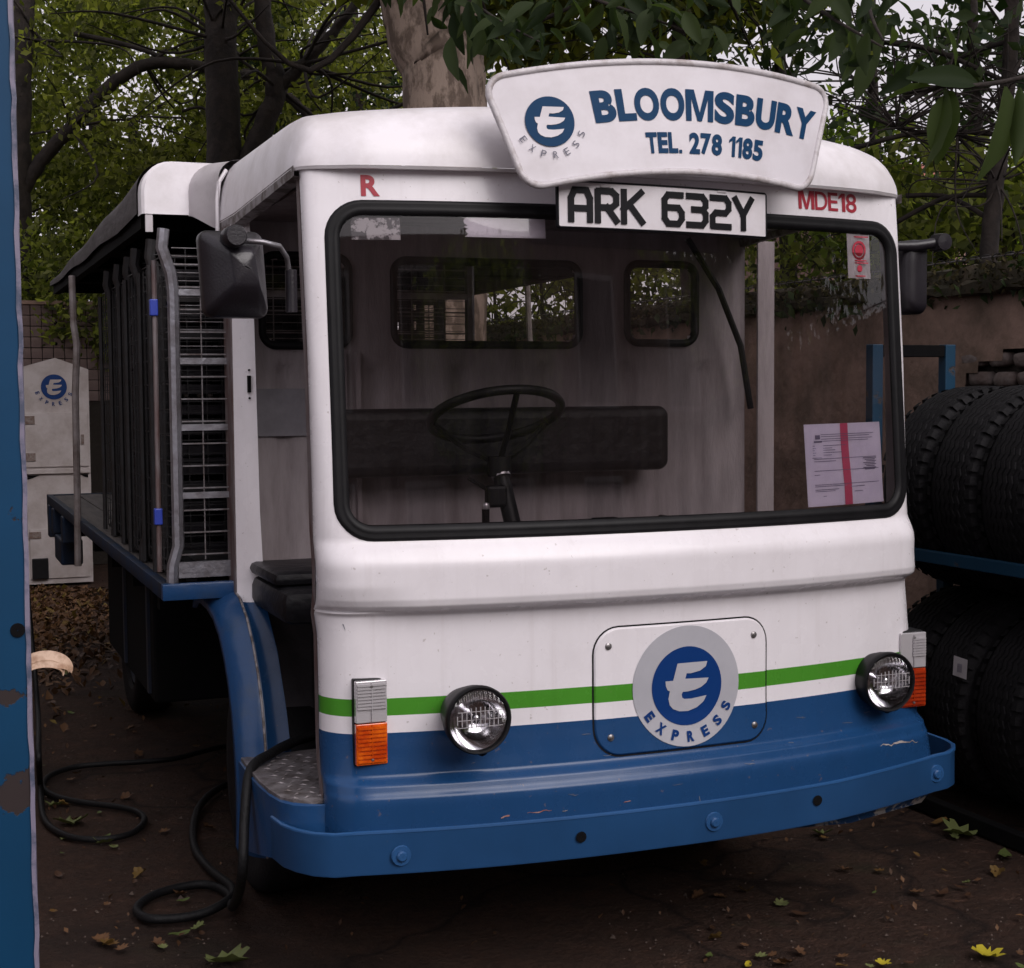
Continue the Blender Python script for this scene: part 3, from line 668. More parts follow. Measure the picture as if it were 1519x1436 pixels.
# seam strip
MB().tube([(-.812, 1.105, 1.85), (-.812, 1.105, 1.95), (-.806, 1.105, 2.00), (-.785, 1.105, 2.035)], .006, 6).build('roof_seam', M['white'], MF)
CP = canopy_prof(.995, 1.925, 2.075, .085)
b = MB()
pf = [(x, 1.27, z) for x, z in CP]; pb = [(x, 1.34, z) for x, z in CP]
b.grid([[(x * .992, 1.262, z - .004 * (z > 1.95)) for x, z in CP], pf, pb]); nn_ = len(CP)
b.add([(x * .992, 1.262, z - .004 * (z > 1.95)) for x, z in CP], [tuple(range(nn_))])
b.build('canopy_front', M['white'], MF, smooth=True)
M['canopy_grey'] = mat('grimy_canopy_sheet', (.095, .085, .088), .8, col2=(.035, .028, .026), scale=9, amt=.9, bump=.4, bscale=20, stretch=(1, .5, 2))
rows = [[(x * 1.003, y, 1.928 + (z - 1.925) * (1 - .75 * (y - 1.345) / 3.1) + .006 * math.sin(y * 6)) for x, z in CP] for y in np.linspace(1.345, 4.45, 14)]
b = MB().grid(rows); b.add(rows[-1], [tuple(range(nn_))])
b.build('canopy', M['canopy_grey'], MF, smooth=True)
b = MB().box(-.96, .96, 1.36, 4.4, 1.935, 1.940)
for y in (1.4, 2.1, 2.85, 3.6, 4.3): b.box(-.975, .975, y, y + .04, 1.895, 1.934)
b.box(-.985, -.955, 1.36, 4.42, 1.893, 1.934); b.box(.955, .985, 1.36, 4.42, 1.893, 1.934)
b.build('canopy_frame', M['dark'], MF)
MB().box(-.985, -.965, 1.265, 1.275, 1.875, 1.925).build('canopy_lug', M['dirty_white'], MF)

# canopy posts at rear
for sx in (-1, 1):
    b = MB(); pts = [(-1.0 * sx, 3.32, 1.90), (-1.0 * sx, 3.30, 1.70), (-.992 * sx, 3.27, 1.62), (-1.006 * sx, 3.24, 1.42), (-1.008 * sx, 3.24, 1.0), (-1.012 * sx, 3.24, .72)]
    b.tube(pts, .014, 8).build('canopy_post', M['post_grey'], MF, smooth=True)

# rear wall of cab with window openings
WINS = [(-.714, -.470, 1.548, 1.795), (-.339, .230, 1.552, 1.790), (.388, .617, 1.560, 1.797)]
YW = 1.0
xg = sorted(set([-.79, .79] + [round(v, 4) for v in np.linspace(-.79, .79, 80)])); zg = list(np.linspace(.46, 1.93, 90)); b = MB(); n = len(xg)
for z in zg: b.v += [(x, YW + (.012 if abs(((x + .79) % .26) - .13) < .012 and z < 1.5 else 0), z) for x in xg]
for i in range(len(zg) - 1):
    for j in range(n - 1):
        cx, cz = (xg[j] + xg[j + 1]) / 2, (zg[i] + zg[i + 1]) / 2
        if any(in_rrect(cx, cz, w_[0] + .005, w_[1] - .005, w_[2] + .005, w_[3] - .005, .04) for w_ in WINS): continue
        b.f.append((i * n + j, i * n + j + 1, (i + 1) * n + j + 1, (i + 1) * n + j)); b.mi.append(0)
rw = b.build('cab_rear_wall', M['cab_grey'], MF, smooth=True)
for w_ in WINS:
    o3 = densify(rrect(w_[0] - .012, w_[1] + .012, w_[2] - .012, w_[3] + .012, .05), .03)
    b = MB().grid([[(x, YW + dy, z) for x, z in inset(o3, d)] for d, dy in ((0, .004), (.003, -.010), (.018, -.012), (.024, .006))], wrap=True)
    rg = b.build('window_gasket', M['rubber'], rw, smooth='all')
    b = MB(); o4 = inset(o3, .02); b.add([(x, YW + .004, z) for x, z in o4], [tuple(range(len(o4)))]); b.build('rear_window_pane', M['rear_glass'], rw)

# door pillars: white with a rusty rear edge, blue foot following the wheel arch
def rear_line(z): return float(np.interp(z, [.44, .6, .8, .875, .9], [.66, .78, .90, .955, .955]))
def jamb_in(z): 
    f = float(np.interp(z, [.40, .59, .73, .86, 1.1, 1.6, 1.88], [.20, .285, .38, .53, .575, .605, .64])); yi = rear_line(z) - .04
    return -.82 + (yi - f) * .212, yi
lv = M['pillar_paint'] = M['livery'].copy(); t = lv.node_tree; r = [q for q in t.nodes if q.type == 'VALTORGB'][0]; e = r.color_ramp.elements
while len(e) > 2: e.remove(e[2])
e[0].position = 0; e[0].color = (*BLUE, 1); e[1].position = (.855 - .5) * 2; e[1].color = (*WHITE, 1)
rws = []
for z in np.linspace(.44, 1.87, 40):
    xi, yi = jamb_in(z); r = rear_line(z)
    rws.append([(-.806, r, z)] + [(-.806 + (xi + .806) * q, r + (yi - r) * q - .006 * math.sin(PI * q), z) for q in (.04, .3, .6, .96, 1)] + [(xi + .004, yi + .03, z)])
p = MB().grid(rws).build('door_pillar', M['pillar_paint'], MF, smooth=True)
MB().grid([[(-.806, .957, z), (-.809, .962, z), (-.809, 1.06, z), (-.79, 1.065, z)] for z in np.linspace(.84, 1.87, 20)]).build('pillar_edge', M['brown'], p)
xi, yi = jamb_in(1.44)
MB().box(xi - .022, xi - .014, yi - .004, yi + .01, 1.42, 1.465).build('latch_slot', M['dark'], p)
for zz in (1.405, 1.48): MB().lathe([(0, 0), (.003, 0), (.003, .006)], (xi - .018, yi - .003, zz), 'y', 8).build('latch_screw', M['dark'], p)
rws = [[(.803, .95, z), (.805, .945, z), (.84, .948, z), (.868, .955, z), (.868, 1.06, z)] for z in np.linspace(.44, 1.87, 12)]
MB().grid(rws).build('door_pillar', M['cab_grey'], MF, smooth=True)
# cab lower interior panel and floor
MB().box(-.80, .80, .30, 1.0, .40, .449).build('cab_floor', M['dark'], MF)
M['engine_box'] = mat('scuffed_dark_panel', (.055, .05, .055), .5, col2=(.11, .10, .11), scale=9, amt=.6, bump=.3)
MB().box(-.60, .60, .74, .985, .45, .82, .01).build('seat_box', M['engine_box'], MF)
MB().box(-.74, -.60, .93, .985, .45, .84, .008).build('side_locker', M['engine_box'], MF)
b = MB().box(-.775, -.33, .52, .93, .845, .93, .025); st_ = b.build('driver_seat', M['vinyl'], MF, smooth=True)
b = MB()
b.box(-.775, -.35, .62, .95, .93, .965, .016); b.build('seat_cushion', M['vinyl'], st_, smooth=True)
# backrest bar
o5 = densify(rrect(-.545, .455, 1.185, 1.372, .03), .05); rows = []
for d, dy in ((0, .95), (0, .87), (.004, .858), (.012, .852), (.03, .850)): rows.append([(x, dy, z) for x, z in inset(o5, d)])
b = MB().grid(rows, wrap=True); b.add([(x, .85, z) for x, z in inset(o5, .03)], [tuple(range(len(o5)))]); b.build('seat_backrest', M['vinyl'], MF, smooth=True)
MB().box(-.78, -.58, .99, .995, 1.30, 1.43).build('old_notice', M['old_notice'], MF)
# vertical reinforcing ribs on rear wall
for x in (-.49, -.45): MB().box(x - .006, x + .006, YW - .018, YW - .001, .46, 1.53).build('wall_rib', M['cab_grey'], rw)
# dark curved bar inside the cab, right
b = MB(); b.tube([(.56, .94, 1.87), (.66, .93, 1.72), (.73, .92, 1.55), (.765, .92, 1.36)], .010, 8); b.build('dark_curved_bar', M['rubber'], MF, smooth=True)
# wires inside on right pillar
# steering wheel
c = Vector((-.235, .47, 1.358)); ti = R_(23); rr = .166
ux = Vector((1, 0, 0)); uy = Vector((0, -math.cos(ti), math.sin(ti)))
b = MB(); ring = [c + ux * rr * math.cos(a) + uy * rr * math.sin(a) for a in np.linspace(0, 2 * PI, 41)]
b.tube(ring, .0125, 8, caps=False); sw = b.build('steering_wheel', M['rubber'], MF, smooth='all')
hub = Vector((-.238, .44, 1.235))
for a in (195, 345, 90):
    e = c + ux * rr * math.cos(R_(a)) + uy * rr * math.sin(R_(a)); b = MB(); b.tube([e, (e + hub) / 2 + Vector((0, 0, -.012)), hub], .008, 6); b.build('spoke', M['rubber'], sw, smooth=True)
b = MB().tube([hub + Vector((0, .0, .02)), hub, hub - Vector((0, 0, .03))], .03, 12); b.build('hub', M['rubber'], sw, smooth=True)
b = MB().tube([hub - Vector((0, 0, .01)), (-.222, .38, 1.07), (-.21, .30, .80), (-.20, .24, .47)], .021, 10); sc_ = b.build('steering_column', M['rubber'], MF, smooth=True)
MB().tube([hub - Vector((0, .0, .012)), hub - Vector((-.002, .01, .032))], .0245, 14).build('column_collar', M['silver_tape'], sc_, smooth=True)
b = MB(); b.tube([(-.245, .40, 1.165), (-.285, .40, 1.175), (-.335, .40, 1.205)], .005, 6); b.box(-.29, -.235, .385, .415, 1.13, 1.185, .008); b.build('control_stalk', M['rubber'], sc_)
b = MB(); b.tube([(-.305, .36, 1.06), (-.305, .36, 1.13)], .010, 8); b.box(-.32, -.24, .34, .39, 1.06, 1.085, .004); b.build('handbrake_lever', M['dark'], MF); 
MB().lathe([(0, .012), (.008, .009), (.011, 0), (.008, -.008)], (-.305, .36, 1.135), 'z', 12).build('lever_knob', M['silver_tape'], MF, smooth=True)
# dashboard shelf and small switches along it
ds = MB().box(-.30, .72, .20, .42, 1.03, 1.062, .008).build('dashboard', M['dark'], MF)
for x0, x1, h in ((-.055, .01, .030), (.025, .055, .02), (.065, .085, .026), (.10, .115, .022), (.13, .145, .03), (.16, .175, .018), (.19, .205, .026), (.22, .28, .012), (.34, .50, .022), (.55, .60, .012)):
    MB().box(x0, x1, .25, .29, 1.062, 1.075 + h, .004).build('switch', M['rubber'], ds)

# stickers and one plain white patch on the windscreen
def patch(name, x0, x1, z0, z1, m, par, dy=.0075, jag=0.0, lean=0.0, n=14):
    b = MB(); rws = []
    for j in range(n + 1):
        t = j / n; z = z0 + (z1 - z0) * t; jl = random.uniform(-jag, jag)
        rws.append([(x, Y(x, z) + dy, z + (.012 * jag * 40) * math.sin(x * 40) * (1 - t) * .1) for x in np.linspace(x0 + jl + lean * t, x1 + lean * t, n + 1)])
    return b.grid(rws).build(name, m, par)
patch('peeling_sticker', -.688, -.583, 1.757, 1.806, M['peel'], gk, jag=.004)
patch('white_patch', -.436, -.249, 1.766, 1.818, M['bright_patch'], gk, jag=.006)  # plain bright white patch at the top of the screen, ragged left edge
sk = patch('tall_sticker', .597, .676, 1.697, 1.809, M['plate_white'], gk)
M['sticker_red'] = mat('sticker_red_print', (.45, .03, .06), .5)
def disc_on(name, cx, cz, r, m, par, dy, rin=0):
    b = MB(); b.grid([[(cx + q * math.cos(a), Y(cx, cz) + dy - .0 + (Y(cx + q * math.cos(a), cz) - Y(cx, cz)), cz + q * math.sin(a)) for a in np.linspace(0, 2 * PI, 25)[:-1]] for q in (r, (r + rin) / 2, rin)], wrap=True); return b.build(name, m, par)
skp = sk.parent
disc_on('sticker_mark', .637, 1.768, .024, M['sticker_red'], gk, .0055, .018); disc_on('sticker_mark', .637, 1.768, .015, M['sticker_red'], gk, .0055)
disc_on('sticker_mark', .637, 1.722, .009, M['sticker_red'], gk, .0055)
b = MB()
for k, (zz, ww) in enumerate(((1.802, .055), (1.742, .04), (1.736, .05), (1.703, .03))): b.box(.637 - ww / 2, .637 + ww / 2, Y(.637, zz) + .004, Y(.637, zz) + .0045, zz - .0015, zz + .0015)
b.build('sticker_print', M['sticker_red'], gk)

# number plate
PT = R_(4)
PL = thing  # noqa
pc = Vector((.005, -.012, 1.829)); phw, phh = .268, .0535
def pmap(u, v, o=0): return (pc.x + u, pc.y + .035 * (u / phw) ** 2 * .5 - o + .02 * v, pc.z + v - .014 * u / phw * .3)
b = MB(); o6 = rrect(-phw, phw, -phh, phh, .008, 4); o6 = densify(o6, .04)
rws = [[pmap(x, z, o) for x, z in inset(o6, d)] for d, o in ((0, -.004), (0, .003), (.0045, .005))]
b.grid(rws, wrap=True); plate = b.build('number_plate', M['plate_black'], MF, smooth=True)
b = MB(); b.grid([[pmap(x, z, .0035) for x in np.linspace(-phw + .0045, phw - .0045, 20)] for z in np.linspace(-phh + .0045, phh - .0045, 4)]); b.build('plate_face', M['plate_white'], plate)
STR = {
 'A': [[(0,0),(0,.72),(.18,1),(.82,1),(1,.72),(1,0)],[(0,.38),(1,.38)]],
 'R': [[(0,0),(0,1),(.75,1),(1,.86),(1,.58),(.75,.44),(0,.44)],[(.5,.44),(1,0)]],
 'K': [[(0,0),(0,1)],[(0,.42),(.95,1)],[(.28,.60),(1,0)]],
 '6': [[(.95,1),(.2,1),(0,.82),(0,.18),(.2,0),(.8,0),(1,.18),(1,.38),(.8,.56),(0,.56)]],
 '3': [[(0,1),(.8,1),(1,.84),(1,.66),(.84,.54),(.3,.54)],[(.84,.54),(1,.4),(1,.16),(.8,0),(0,0)]],
 '2': [[(0,1),(.8,1),(1,.84),(1,.62),(.8,.48),(.2,.48),(0,.34),(0,0),(1,0)]],
 'Y': [[(0,1),(.5,.45),(.5,0)],[(1,1),(.5,.45)]]}
def stroke_poly(b, pts, wd, fn):
    for i in range(len(pts) - 1):
        a = Vector(pts[i]); c2 = Vector(pts[i + 1]); t = (c2 - a).normalized(); q = Vector((-t.y, t.x)) * wd / 2
        e0 = t * (wd * .30 if i > 0 else wd * .5); e1 = t * (wd * .30 if i < len(pts) - 2 else wd * .5)
        cs = [a - e0 + q, c2 + e1 + q, c2 + e1 - q, a - e0 - q]
        b.add([fn(p.x, p.y, .0045) for p in cs] + [fn(p.x, p.y, .0065) for p in cs], [(0, 1, 2, 3), (4, 5, 6, 7), (0, 1, 5, 4), (1, 2, 6, 5), (2, 3, 7, 6), (3, 0, 4, 7)])
ch_h, ch_w, wd = .065, .044, .0142; xx = -.236
for ch in 'ARK 632Y':
    if ch == ' ': xx += .038; continue
    b = MB()
    for st2 in STR[ch]: stroke_poly(b, [(xx + p[0] * ch_w, -ch_h / 2 + p[1] * ch_h) for p in st2], wd, pmap)
    b.build('plate_letter', M['plate_black'], plate); xx += ch_w + .0185
for sx in (-.155, .14): MB().box(pc.x + sx - .012, pc.x + sx + .012, pc.y, Y(sx, 1.87), 1.872, 1.876).build('plate_bracket', M['dirty_white'], plate)

# roof sign: fan-shaped board with tubular rim
SZ, RT, RBm, TH = .058, 2.10, 1.852, R_(11.65)
sc_x = .016; RM = 1.976
def smap(th, r, o=0):
    x = r * math.sin(th) * (1 + .36 * (r - RM)); z = SZ + r * math.cos(th)
    yy = -.045 + .05 * (x / .44) ** 2 + .03 * (z - 1.9) / .25
    return (sc_x + x, yy - o, z + x * .034)
cr = .045
sp = rrect(-TH * RM, TH * RM, RBm, RT, cr, 7)      # in (arc length at mean radius, r)
sp = densify(sp, .03)
b = MB(); rim = [Vector(smap(u / RM, r)) for u, r in sp]; rim.append(rim[0]); rim.append(rim[1])
rim_pts = rim
b.tube(rim_pts, .008, 10, caps=False)
sign = b.build('roof_sign', M['sign_rim'], MF, smooth='all')
b = MB(); cu, cr2 = 0, (RBm + RT) / 2
for side, o in ((0, .002), (1, -.010)):
    rws = []
    for k in range(9):
        s = 1 - k / 8; rws.append([smap(u * s / RM, cr2 + (r - cr2) * s, o) for u, r in sp])
    b.grid(rws, wrap=True)
b.build('sign_face', M['sign_white'], sign, smooth=True)
def stext(s, w, h, uc, rc, bold, m):
    b = MB(); text_letters(b, s, lambda u, v: smap((uc + u) / (rc), rc + v, .0035), w, h, bold); b.build('lettering', m, sign, kind='stuff')
stext('BLOOMSBURY', .582, .072, .092, 2.004, .046, M['sign_ink'])
stext('TEL. 278 1185', .312, .0475, .077, 1.917, .046, M['sign_ink'])
draw_badge(sign, (-.284 - sc_x, 2.008 - .005), .06, .0555, None, M['sign_ink'], M['sign_white'],
           lambda x, z, o: (sc_x + x, -.045 + .05 * (x / .44) ** 2 + .03 * (z - 1.9) / .25 - .003 - o, z), .070, .0125, M['thin_ink'], -.004, 215, 330, 'emblem') if False else None
def emblem(parent, C, R, fn, disc_mat, e_mat, txt_r, txt_h, txt_mat, bold, a0, a1):
    b = MB(); b.grid([[fn(C[0] + rr * math.cos(a), C[1] + rr * math.sin(a), 0) for a in np.linspace(0, 2 * PI, 49)[:-1]] for rr in (R, R * .66, R * .33, 0.0001)], wrap=True); b.build('emblem_disc', disc_mat, parent)
    bm = bmesh.new(); vs = [bm.verts.new((u * R, v * R, 0)) for u, v in E_UV]; bm.faces.new(vs); bmesh.ops.triangulate(bm, faces=bm.faces)
    b = MB(); b.add([fn(C[0] + v.co.x, C[1] + v.co.y, .0015) for v in bm.verts], [[v.index for v in f.verts] for f in bm.faces]); bm.free(); b.build('emblem_letter', e_mat, parent)
    b = MB()
    for k, ch in enumerate('EXPRESS'):
        a = R_(a0 + (a1 - a0) * k / 6); rot = a + PI / 2; ca, sa = math.cos(rot), math.sin(rot); cx, cz = C[0] + txt_r * math.cos(a), C[1] + txt_r * math.sin(a)
        text_fit(b, ch, lambda u, v: fn(cx + u * ca - v * sa, cz + u * sa + v * ca, .001), txt_h * .72, txt_h, bold)
    b.build('emblem_lettering', txt_mat, parent)
emblem(sign, (-.284, 2.010), .0555, lambda x, z, o: (x, -.045 + .05 * ((x - sc_x) / .44) ** 2 + .03 * (z - 1.9) / .25 - .0035 - o, z), M['sign_ink'], M['sign_white'], .074, .0155, M['thin_ink'], -.0, 214, 340)
for sx in (-.25, .25):
    b = MB().tube([(sx, .06, 1.99), (sx, 0, 2.0)], .012, 8); b.build('sign_bracket', M['sign_rim'], sign)

# mirrors
def mirror_left():
    cx, cz, y0 = -.990, 1.660, -.03
    b = MB(); rws = []
    base = densify(rrect(-.066, .066, -.088, .088, .020, 6), .03)
    for s, y, dx in ((1.0, .03, 0), (1.0, .012, 0), (.985, .004, 0), (.95, -.004, 0), (.72, -.030, .002), (.42, -.056, .006), (.34, -.060, .008), (.03, -.061, .010)):
        rws.append([(cx + u * s + dx * 1.5 - (v * .06), y0 + y, cz + v * s + dx) for u, v in base])
    b.grid(rws, wrap=True); mr = b.build('wing_mirror', M['plastic'], MF, smooth='all')
    b = MB(); b.add([(cx + u * .94, y0 + .028, cz + v * .94) for u, v in base], [tuple(range(len(base)))]); b.build('mirror_glass', M['chrome'], mr)
    b = MB().lathe([(.001, -.038), (.019, -.038), (.022, -.034), (.023, .02)], (-1.000, y0 - .05, 1.730), 'y', 20); b.build('mirror_knob', M['plastic'], mr, smooth=True)
    b = MB().tube([(-.99, y0 - .045, 1.724), (-.94, y0 - .05, 1.722), (-.905, y0 - .045, 1.715), (-.885, y0 - .02, 1.695), (-.876, y0, 1.665), (-.872, y0, 1.63)], .0055, 8); b.build('mirror_arm', M['steel'], mr, smooth='all')
    b = MB().tube([(-.872, y0, 1.672), (-.872, y0, 1.585)], .0125, 10); b.build('mirror_bracket', M['plastic'], mr, smooth=True)
mirror_left()
def mirror_right():
    cx, cz, y0 = .852, 1.712, .27
    b = MB(); rws = []; base = densify(rrect(-.05, .05, -.098, .098, .028, 6), .03)
    a = R_(76)
    for s, y in ((1.0, .03), (1.0, .012), (.96, -.006), (.85, -.024), (.6, -.034), (.03, -.038)):
        rws.append([(cx + u * s * math.cos(a) + y * math.sin(a), y0 - u * s * math.sin(a) + y * math.cos(a), cz + v * s) for u, v in base])
    b.grid(rws, wrap=True); mr = b.build('wing_mirror', M['plastic'], MF, smooth='all')
    MB().tube([(.80, .24, 1.79), (.85, .22, 1.79), (.915, .20, 1.80)], .014, 10).build('mirror_arm', M['plastic'], mr, smooth=True)
    MB().lathe([(.001, -.02), (.022, -.018), (.024, .02)], (.915, .20, 1.80), 'y', 14).build('mirror_knob', M['plastic'], mr, smooth=True)
mirror_right()

# wheel arches (flared lip) and wheels
def arch_path(n=26):
    pts = []
    for a in np.linspace(-62, 152, n):
        rad = R_(a)
        pts.append((1.12 - .50 * math.cos(rad) * (1.0 if a < 90 else .92), .42 + .46 * math.sin(rad)))
    return pts
for sg in (-1, 1):
    X = .80 * sg
    path = [(.625, .24), (.612, .30), (.606, .38), (.612, .46), (.628, .54), (.655, .62), (.70, .70), (.755, .765), (.83, .825), (.92, .865), (1.03, .888), (1.15, .893), (1.24, .885), (1.30, .86)]
    rws = []
    cc = (1.14, .45)
    prof = [(0, .0), (.003, .015), (.012, .036), (.028, .058), (.048, .072), (.064, .074), (.067, .062)]
    for (y, z) in path:
        dv = Vector((cc[0] - y, cc[1] - z)).normalized()
        rws.append([(X + sg * out, y + dv.x * ins, z + dv.y * ins) for ins, out in prof])
    ar = MB().grid(rws).build('wheel_arch', M['blue'], MF, smooth='all')
    MB().tube([(X + sg * .006, y - .004, z + .002) for y, z in path[:12]], .0032, 6).build('arch_seam', M['peeled'], ar)
def tyre_profile(R, Wd, rim):
    h = Wd / 2
    return [(rim, -h * .72), (rim + .01, -h * .9), (R * .80, -h), (R * .92, -h * .98), (R * .975, -h * .86), (R, -h * .70), (R * 1.004, 0), (R, h * .70), (R * .975, h * .86), (R * .92, h * .98), (R * .80, h), (rim + .01, h * .9), (rim, h * .72)]
def wheel_build(x, y, parent, name='wheel'):
    R = .315
    wv = MB().lathe(tyre_profile(R, .17, .20), (x, y, R), 'x', 40).build(name, M['tyre'], parent, smooth=True)
    s = -1 if x < 0 else 1
    MB().lathe([(.20, s * .055), (.185, s * .062), (.17, s * .04), (.10, s * .02), (.07, s * .05), (.06, s * .07), (.001, s * .07)], (x, y, R), 'x', 28).build('rim', M['rim_paint'], wv, smooth=True)
    for k in range(5):
        a = 2 * PI * k / 5; MB().lathe([(.001, s * .045), (.009, s * .045), (.010, s * .02)], (x, y + .115 * math.cos(a), R + .115 * math.sin(a)), 'x', 6).build('wheel_nut', M['screw'], wv)
for x in (-.675, .66):
    for y in (1.13, 3.75): wheel_build(x, y, MF)
# chassis
b = MB()
for x in (-.42, .38): b.box(x, x + .06, .15, 4.9, .42, .56)
for y in (.5, 1.6, 2.6, 3.4, 4.4): b.box(-.42, .44, y, y + .06, .44, .54)
b.tube([(-.7, 1.13, .315), (.7, 1.13, .315)], .035, 8); b.tube([(-.7, 3.75, .315), (.7, 3.75, .315)], .05, 8)
b.box(-.76, .76, .16, .62, .352, .40)
b.build('chassis', M['dark'], MF)
b = MB().box(-.60, .60, .18, .30, .40, 1.03); b.build('front_bulkhead', M['dark'], MF)
for x0_, x1_ in ((-.90, -.45), (.42, .88)): MB().box(x0_, x1_, 1.9, 3.2, .40, .78, .01).build('battery_box', M['dark'], MF)
for y in (1.98, 2.6): MB().box(-.91, -.90, y, y + .035, .42, .80).build('battery_strap', M['rim_paint'], MF)
MB().box(-.79, .79, 1.01, 1.02, .36, .86).build('cab_back_bulkhead', M['dark'], MF)

# deck
YD0, YD1 = .985, 4.95
MBd = MB().box(-1.0, .94, YD0, YD0 + .03, .862, .906, .003)
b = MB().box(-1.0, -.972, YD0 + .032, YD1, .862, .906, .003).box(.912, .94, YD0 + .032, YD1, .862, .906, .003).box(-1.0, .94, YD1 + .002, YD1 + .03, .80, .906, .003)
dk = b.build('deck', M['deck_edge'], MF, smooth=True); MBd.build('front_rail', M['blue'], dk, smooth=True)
k = 0; x = -.968
while x < .90:
    MB().box(x, min(x + .116, .908), YD0 + .035, YD1 - .002, .872, .900 + .002 * (k % 2)).build('deck_board', M['deck_wood'], dk); x += .12; k += 1
b = MB()
for y in (1.4, 2.0, 2.6, 3.2, 3.9, 4.5): b.box(-.95, .9, y, y + .05, .78, .861)
b.build('deck_bearers', M['dark'], dk)
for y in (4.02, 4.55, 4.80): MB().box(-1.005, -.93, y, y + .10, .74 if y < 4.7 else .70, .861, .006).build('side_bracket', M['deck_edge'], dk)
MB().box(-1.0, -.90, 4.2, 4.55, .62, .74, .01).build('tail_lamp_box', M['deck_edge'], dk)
MB().box(-.93, -.9, YD0 + .05, YD0 + .35, .906, .96).build('deck_stop', M['dark'], dk)

# ================================================================ ROLL CAGES on the deck
def make_cage():
    t = thing('roll_cage', (0, 0, 0), '', 'roll cage')
    x0, x1, z0, z1, y0, y1 = 0, .86, .0, .90, 0, .27
    b = MB()                        # bent front frame tube
    b.tube([(x0 - .006, y0, -.002), (x0 - .004, y0, .045), (x0 + .012, y0, .10), (x0 + .012, y0, .79), (x0 + .006, y0, .84), (x0 - .016, y0, .905), (x0 - .010, y0, .955)], .0165, 8)
    b.build('frame_post', M['steel'], t, smooth=True)
    MB().tube([(x1, y0, 0), (x1, y0, .94)], .014, 6).build('frame_post', M['steel'], t, smooth=True)
    for xx in (x0, x1): MB().tube([(xx - .012, y1, 0), (xx - .012, y1, .88)], .008, 6).build('rear_post', M['dull_shaded_wire'], t, smooth=True)
    for k, z in enumerate((.055, .235, .42, .60, .785)[0:5]):
        if k == 0: MB().box(x0 + .01, x1 - .01, y0 - .008, y0 + .008, .012, .055).build('bottom_rail', M['steel'], t)
        else: MB().box(x0 + .01, x1 - .01, y0 - .007, y0 + .007, z - .007, z + .010).build('cross_rail', M['steel'], t)
    b = MB()
    zz = .085
    bright = []
    for z in np.arange(.075, .92, .0605):
        b.box(x0 + .01, x1, y0 - .004, y0, z - .002, z + .002)
    for z in np.arange(.62, .92, .022): b.box(x0 + .01, x1, y0 + .004, y0 + .006, z - .001, z + .001)
    for x in np.arange(x0 + .085, x1, .10): b.box(x - .0016, x + .0016, y0 + .0005, y0 + .0035, .06, .93)
    b.build('front_mesh', M['wire'], t)
    b = MB()
    for z in np.arange(.04, .92, .030): b.box(x0, x1, y1 - .003, y1, z - .0013, z + .0013)
    for x in np.arange(x0 + .06, x1, .085): b.box(x - .0013, x + .0013, y1 + .0005, y1 + .003, .02, .90)
    for z in np.arange(.05, .90, .07): b.box(x0 - .004, x0 - .001, y0, y1, z - .0018, z + .0018)
    for y in (.07, .14, .21): b.box(x0 - .009, x0 - .005, y - .0016, y + .0016, .02, .88)
    b.build('back_mesh', M['dull_shaded_wire'], t)
    MB().box(x0, x1, .012, y1 - .01, .012, .022).build('base_tray', M['dull_shaded_wire'], t)
    return t
def copy_tree(o, parent=None):
    c = o.copy(); COL.objects.link(c); c.parent = parent
    for ch in [q for q in bpy.data.objects if q.parent == o]: copy_tree(ch, c)
    return c
proto = make_cage()
ords = ['front', 'second', 'third', 'fourth', 'fifth', 'sixth', 'seventh', 'eighth', 'rearmost']
cages = []
for i in range(6):
    o = proto if i == 0 else copy_tree(proto)
    o.location = (-.960 + .006 * math.sin(i * 2.3) + .006 * i, 1.035 + i * .300, .905); cages.append(o)
    o['label'] = 'galvanised wire roll cage nearest the cab on the deck' if i == 0 else ('galvanised wire roll cage at the very rear of the row on the deck' if i == 5 else 'shade-darkened wire roll cage, %s behind the cab on the deck' % ords[i])
    o['group'] = 'roll cages lined up on the float deck'
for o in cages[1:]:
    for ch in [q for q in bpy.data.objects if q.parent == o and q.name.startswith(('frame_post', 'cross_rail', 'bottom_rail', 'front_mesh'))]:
        ch.data = ch.data.copy(); ch.data.materials[0] = M['dull_shaded_wire']  # cages behind the first take the wire colour darkened for canopy shade
c0 = cages[0]
b = MB(); b.tube([(-.992, 1.09, .93), (-.990, 1.09, 1.78)], .007, 6); b.build('safety_rod', M['brown'], MF, smooth=True)
for z in (1.06, 1.63): MB().box(-1.004, -.982, 1.078, 1.10, z, z + .045, .003).build('rod_clip', M['blue_tag'], MF)
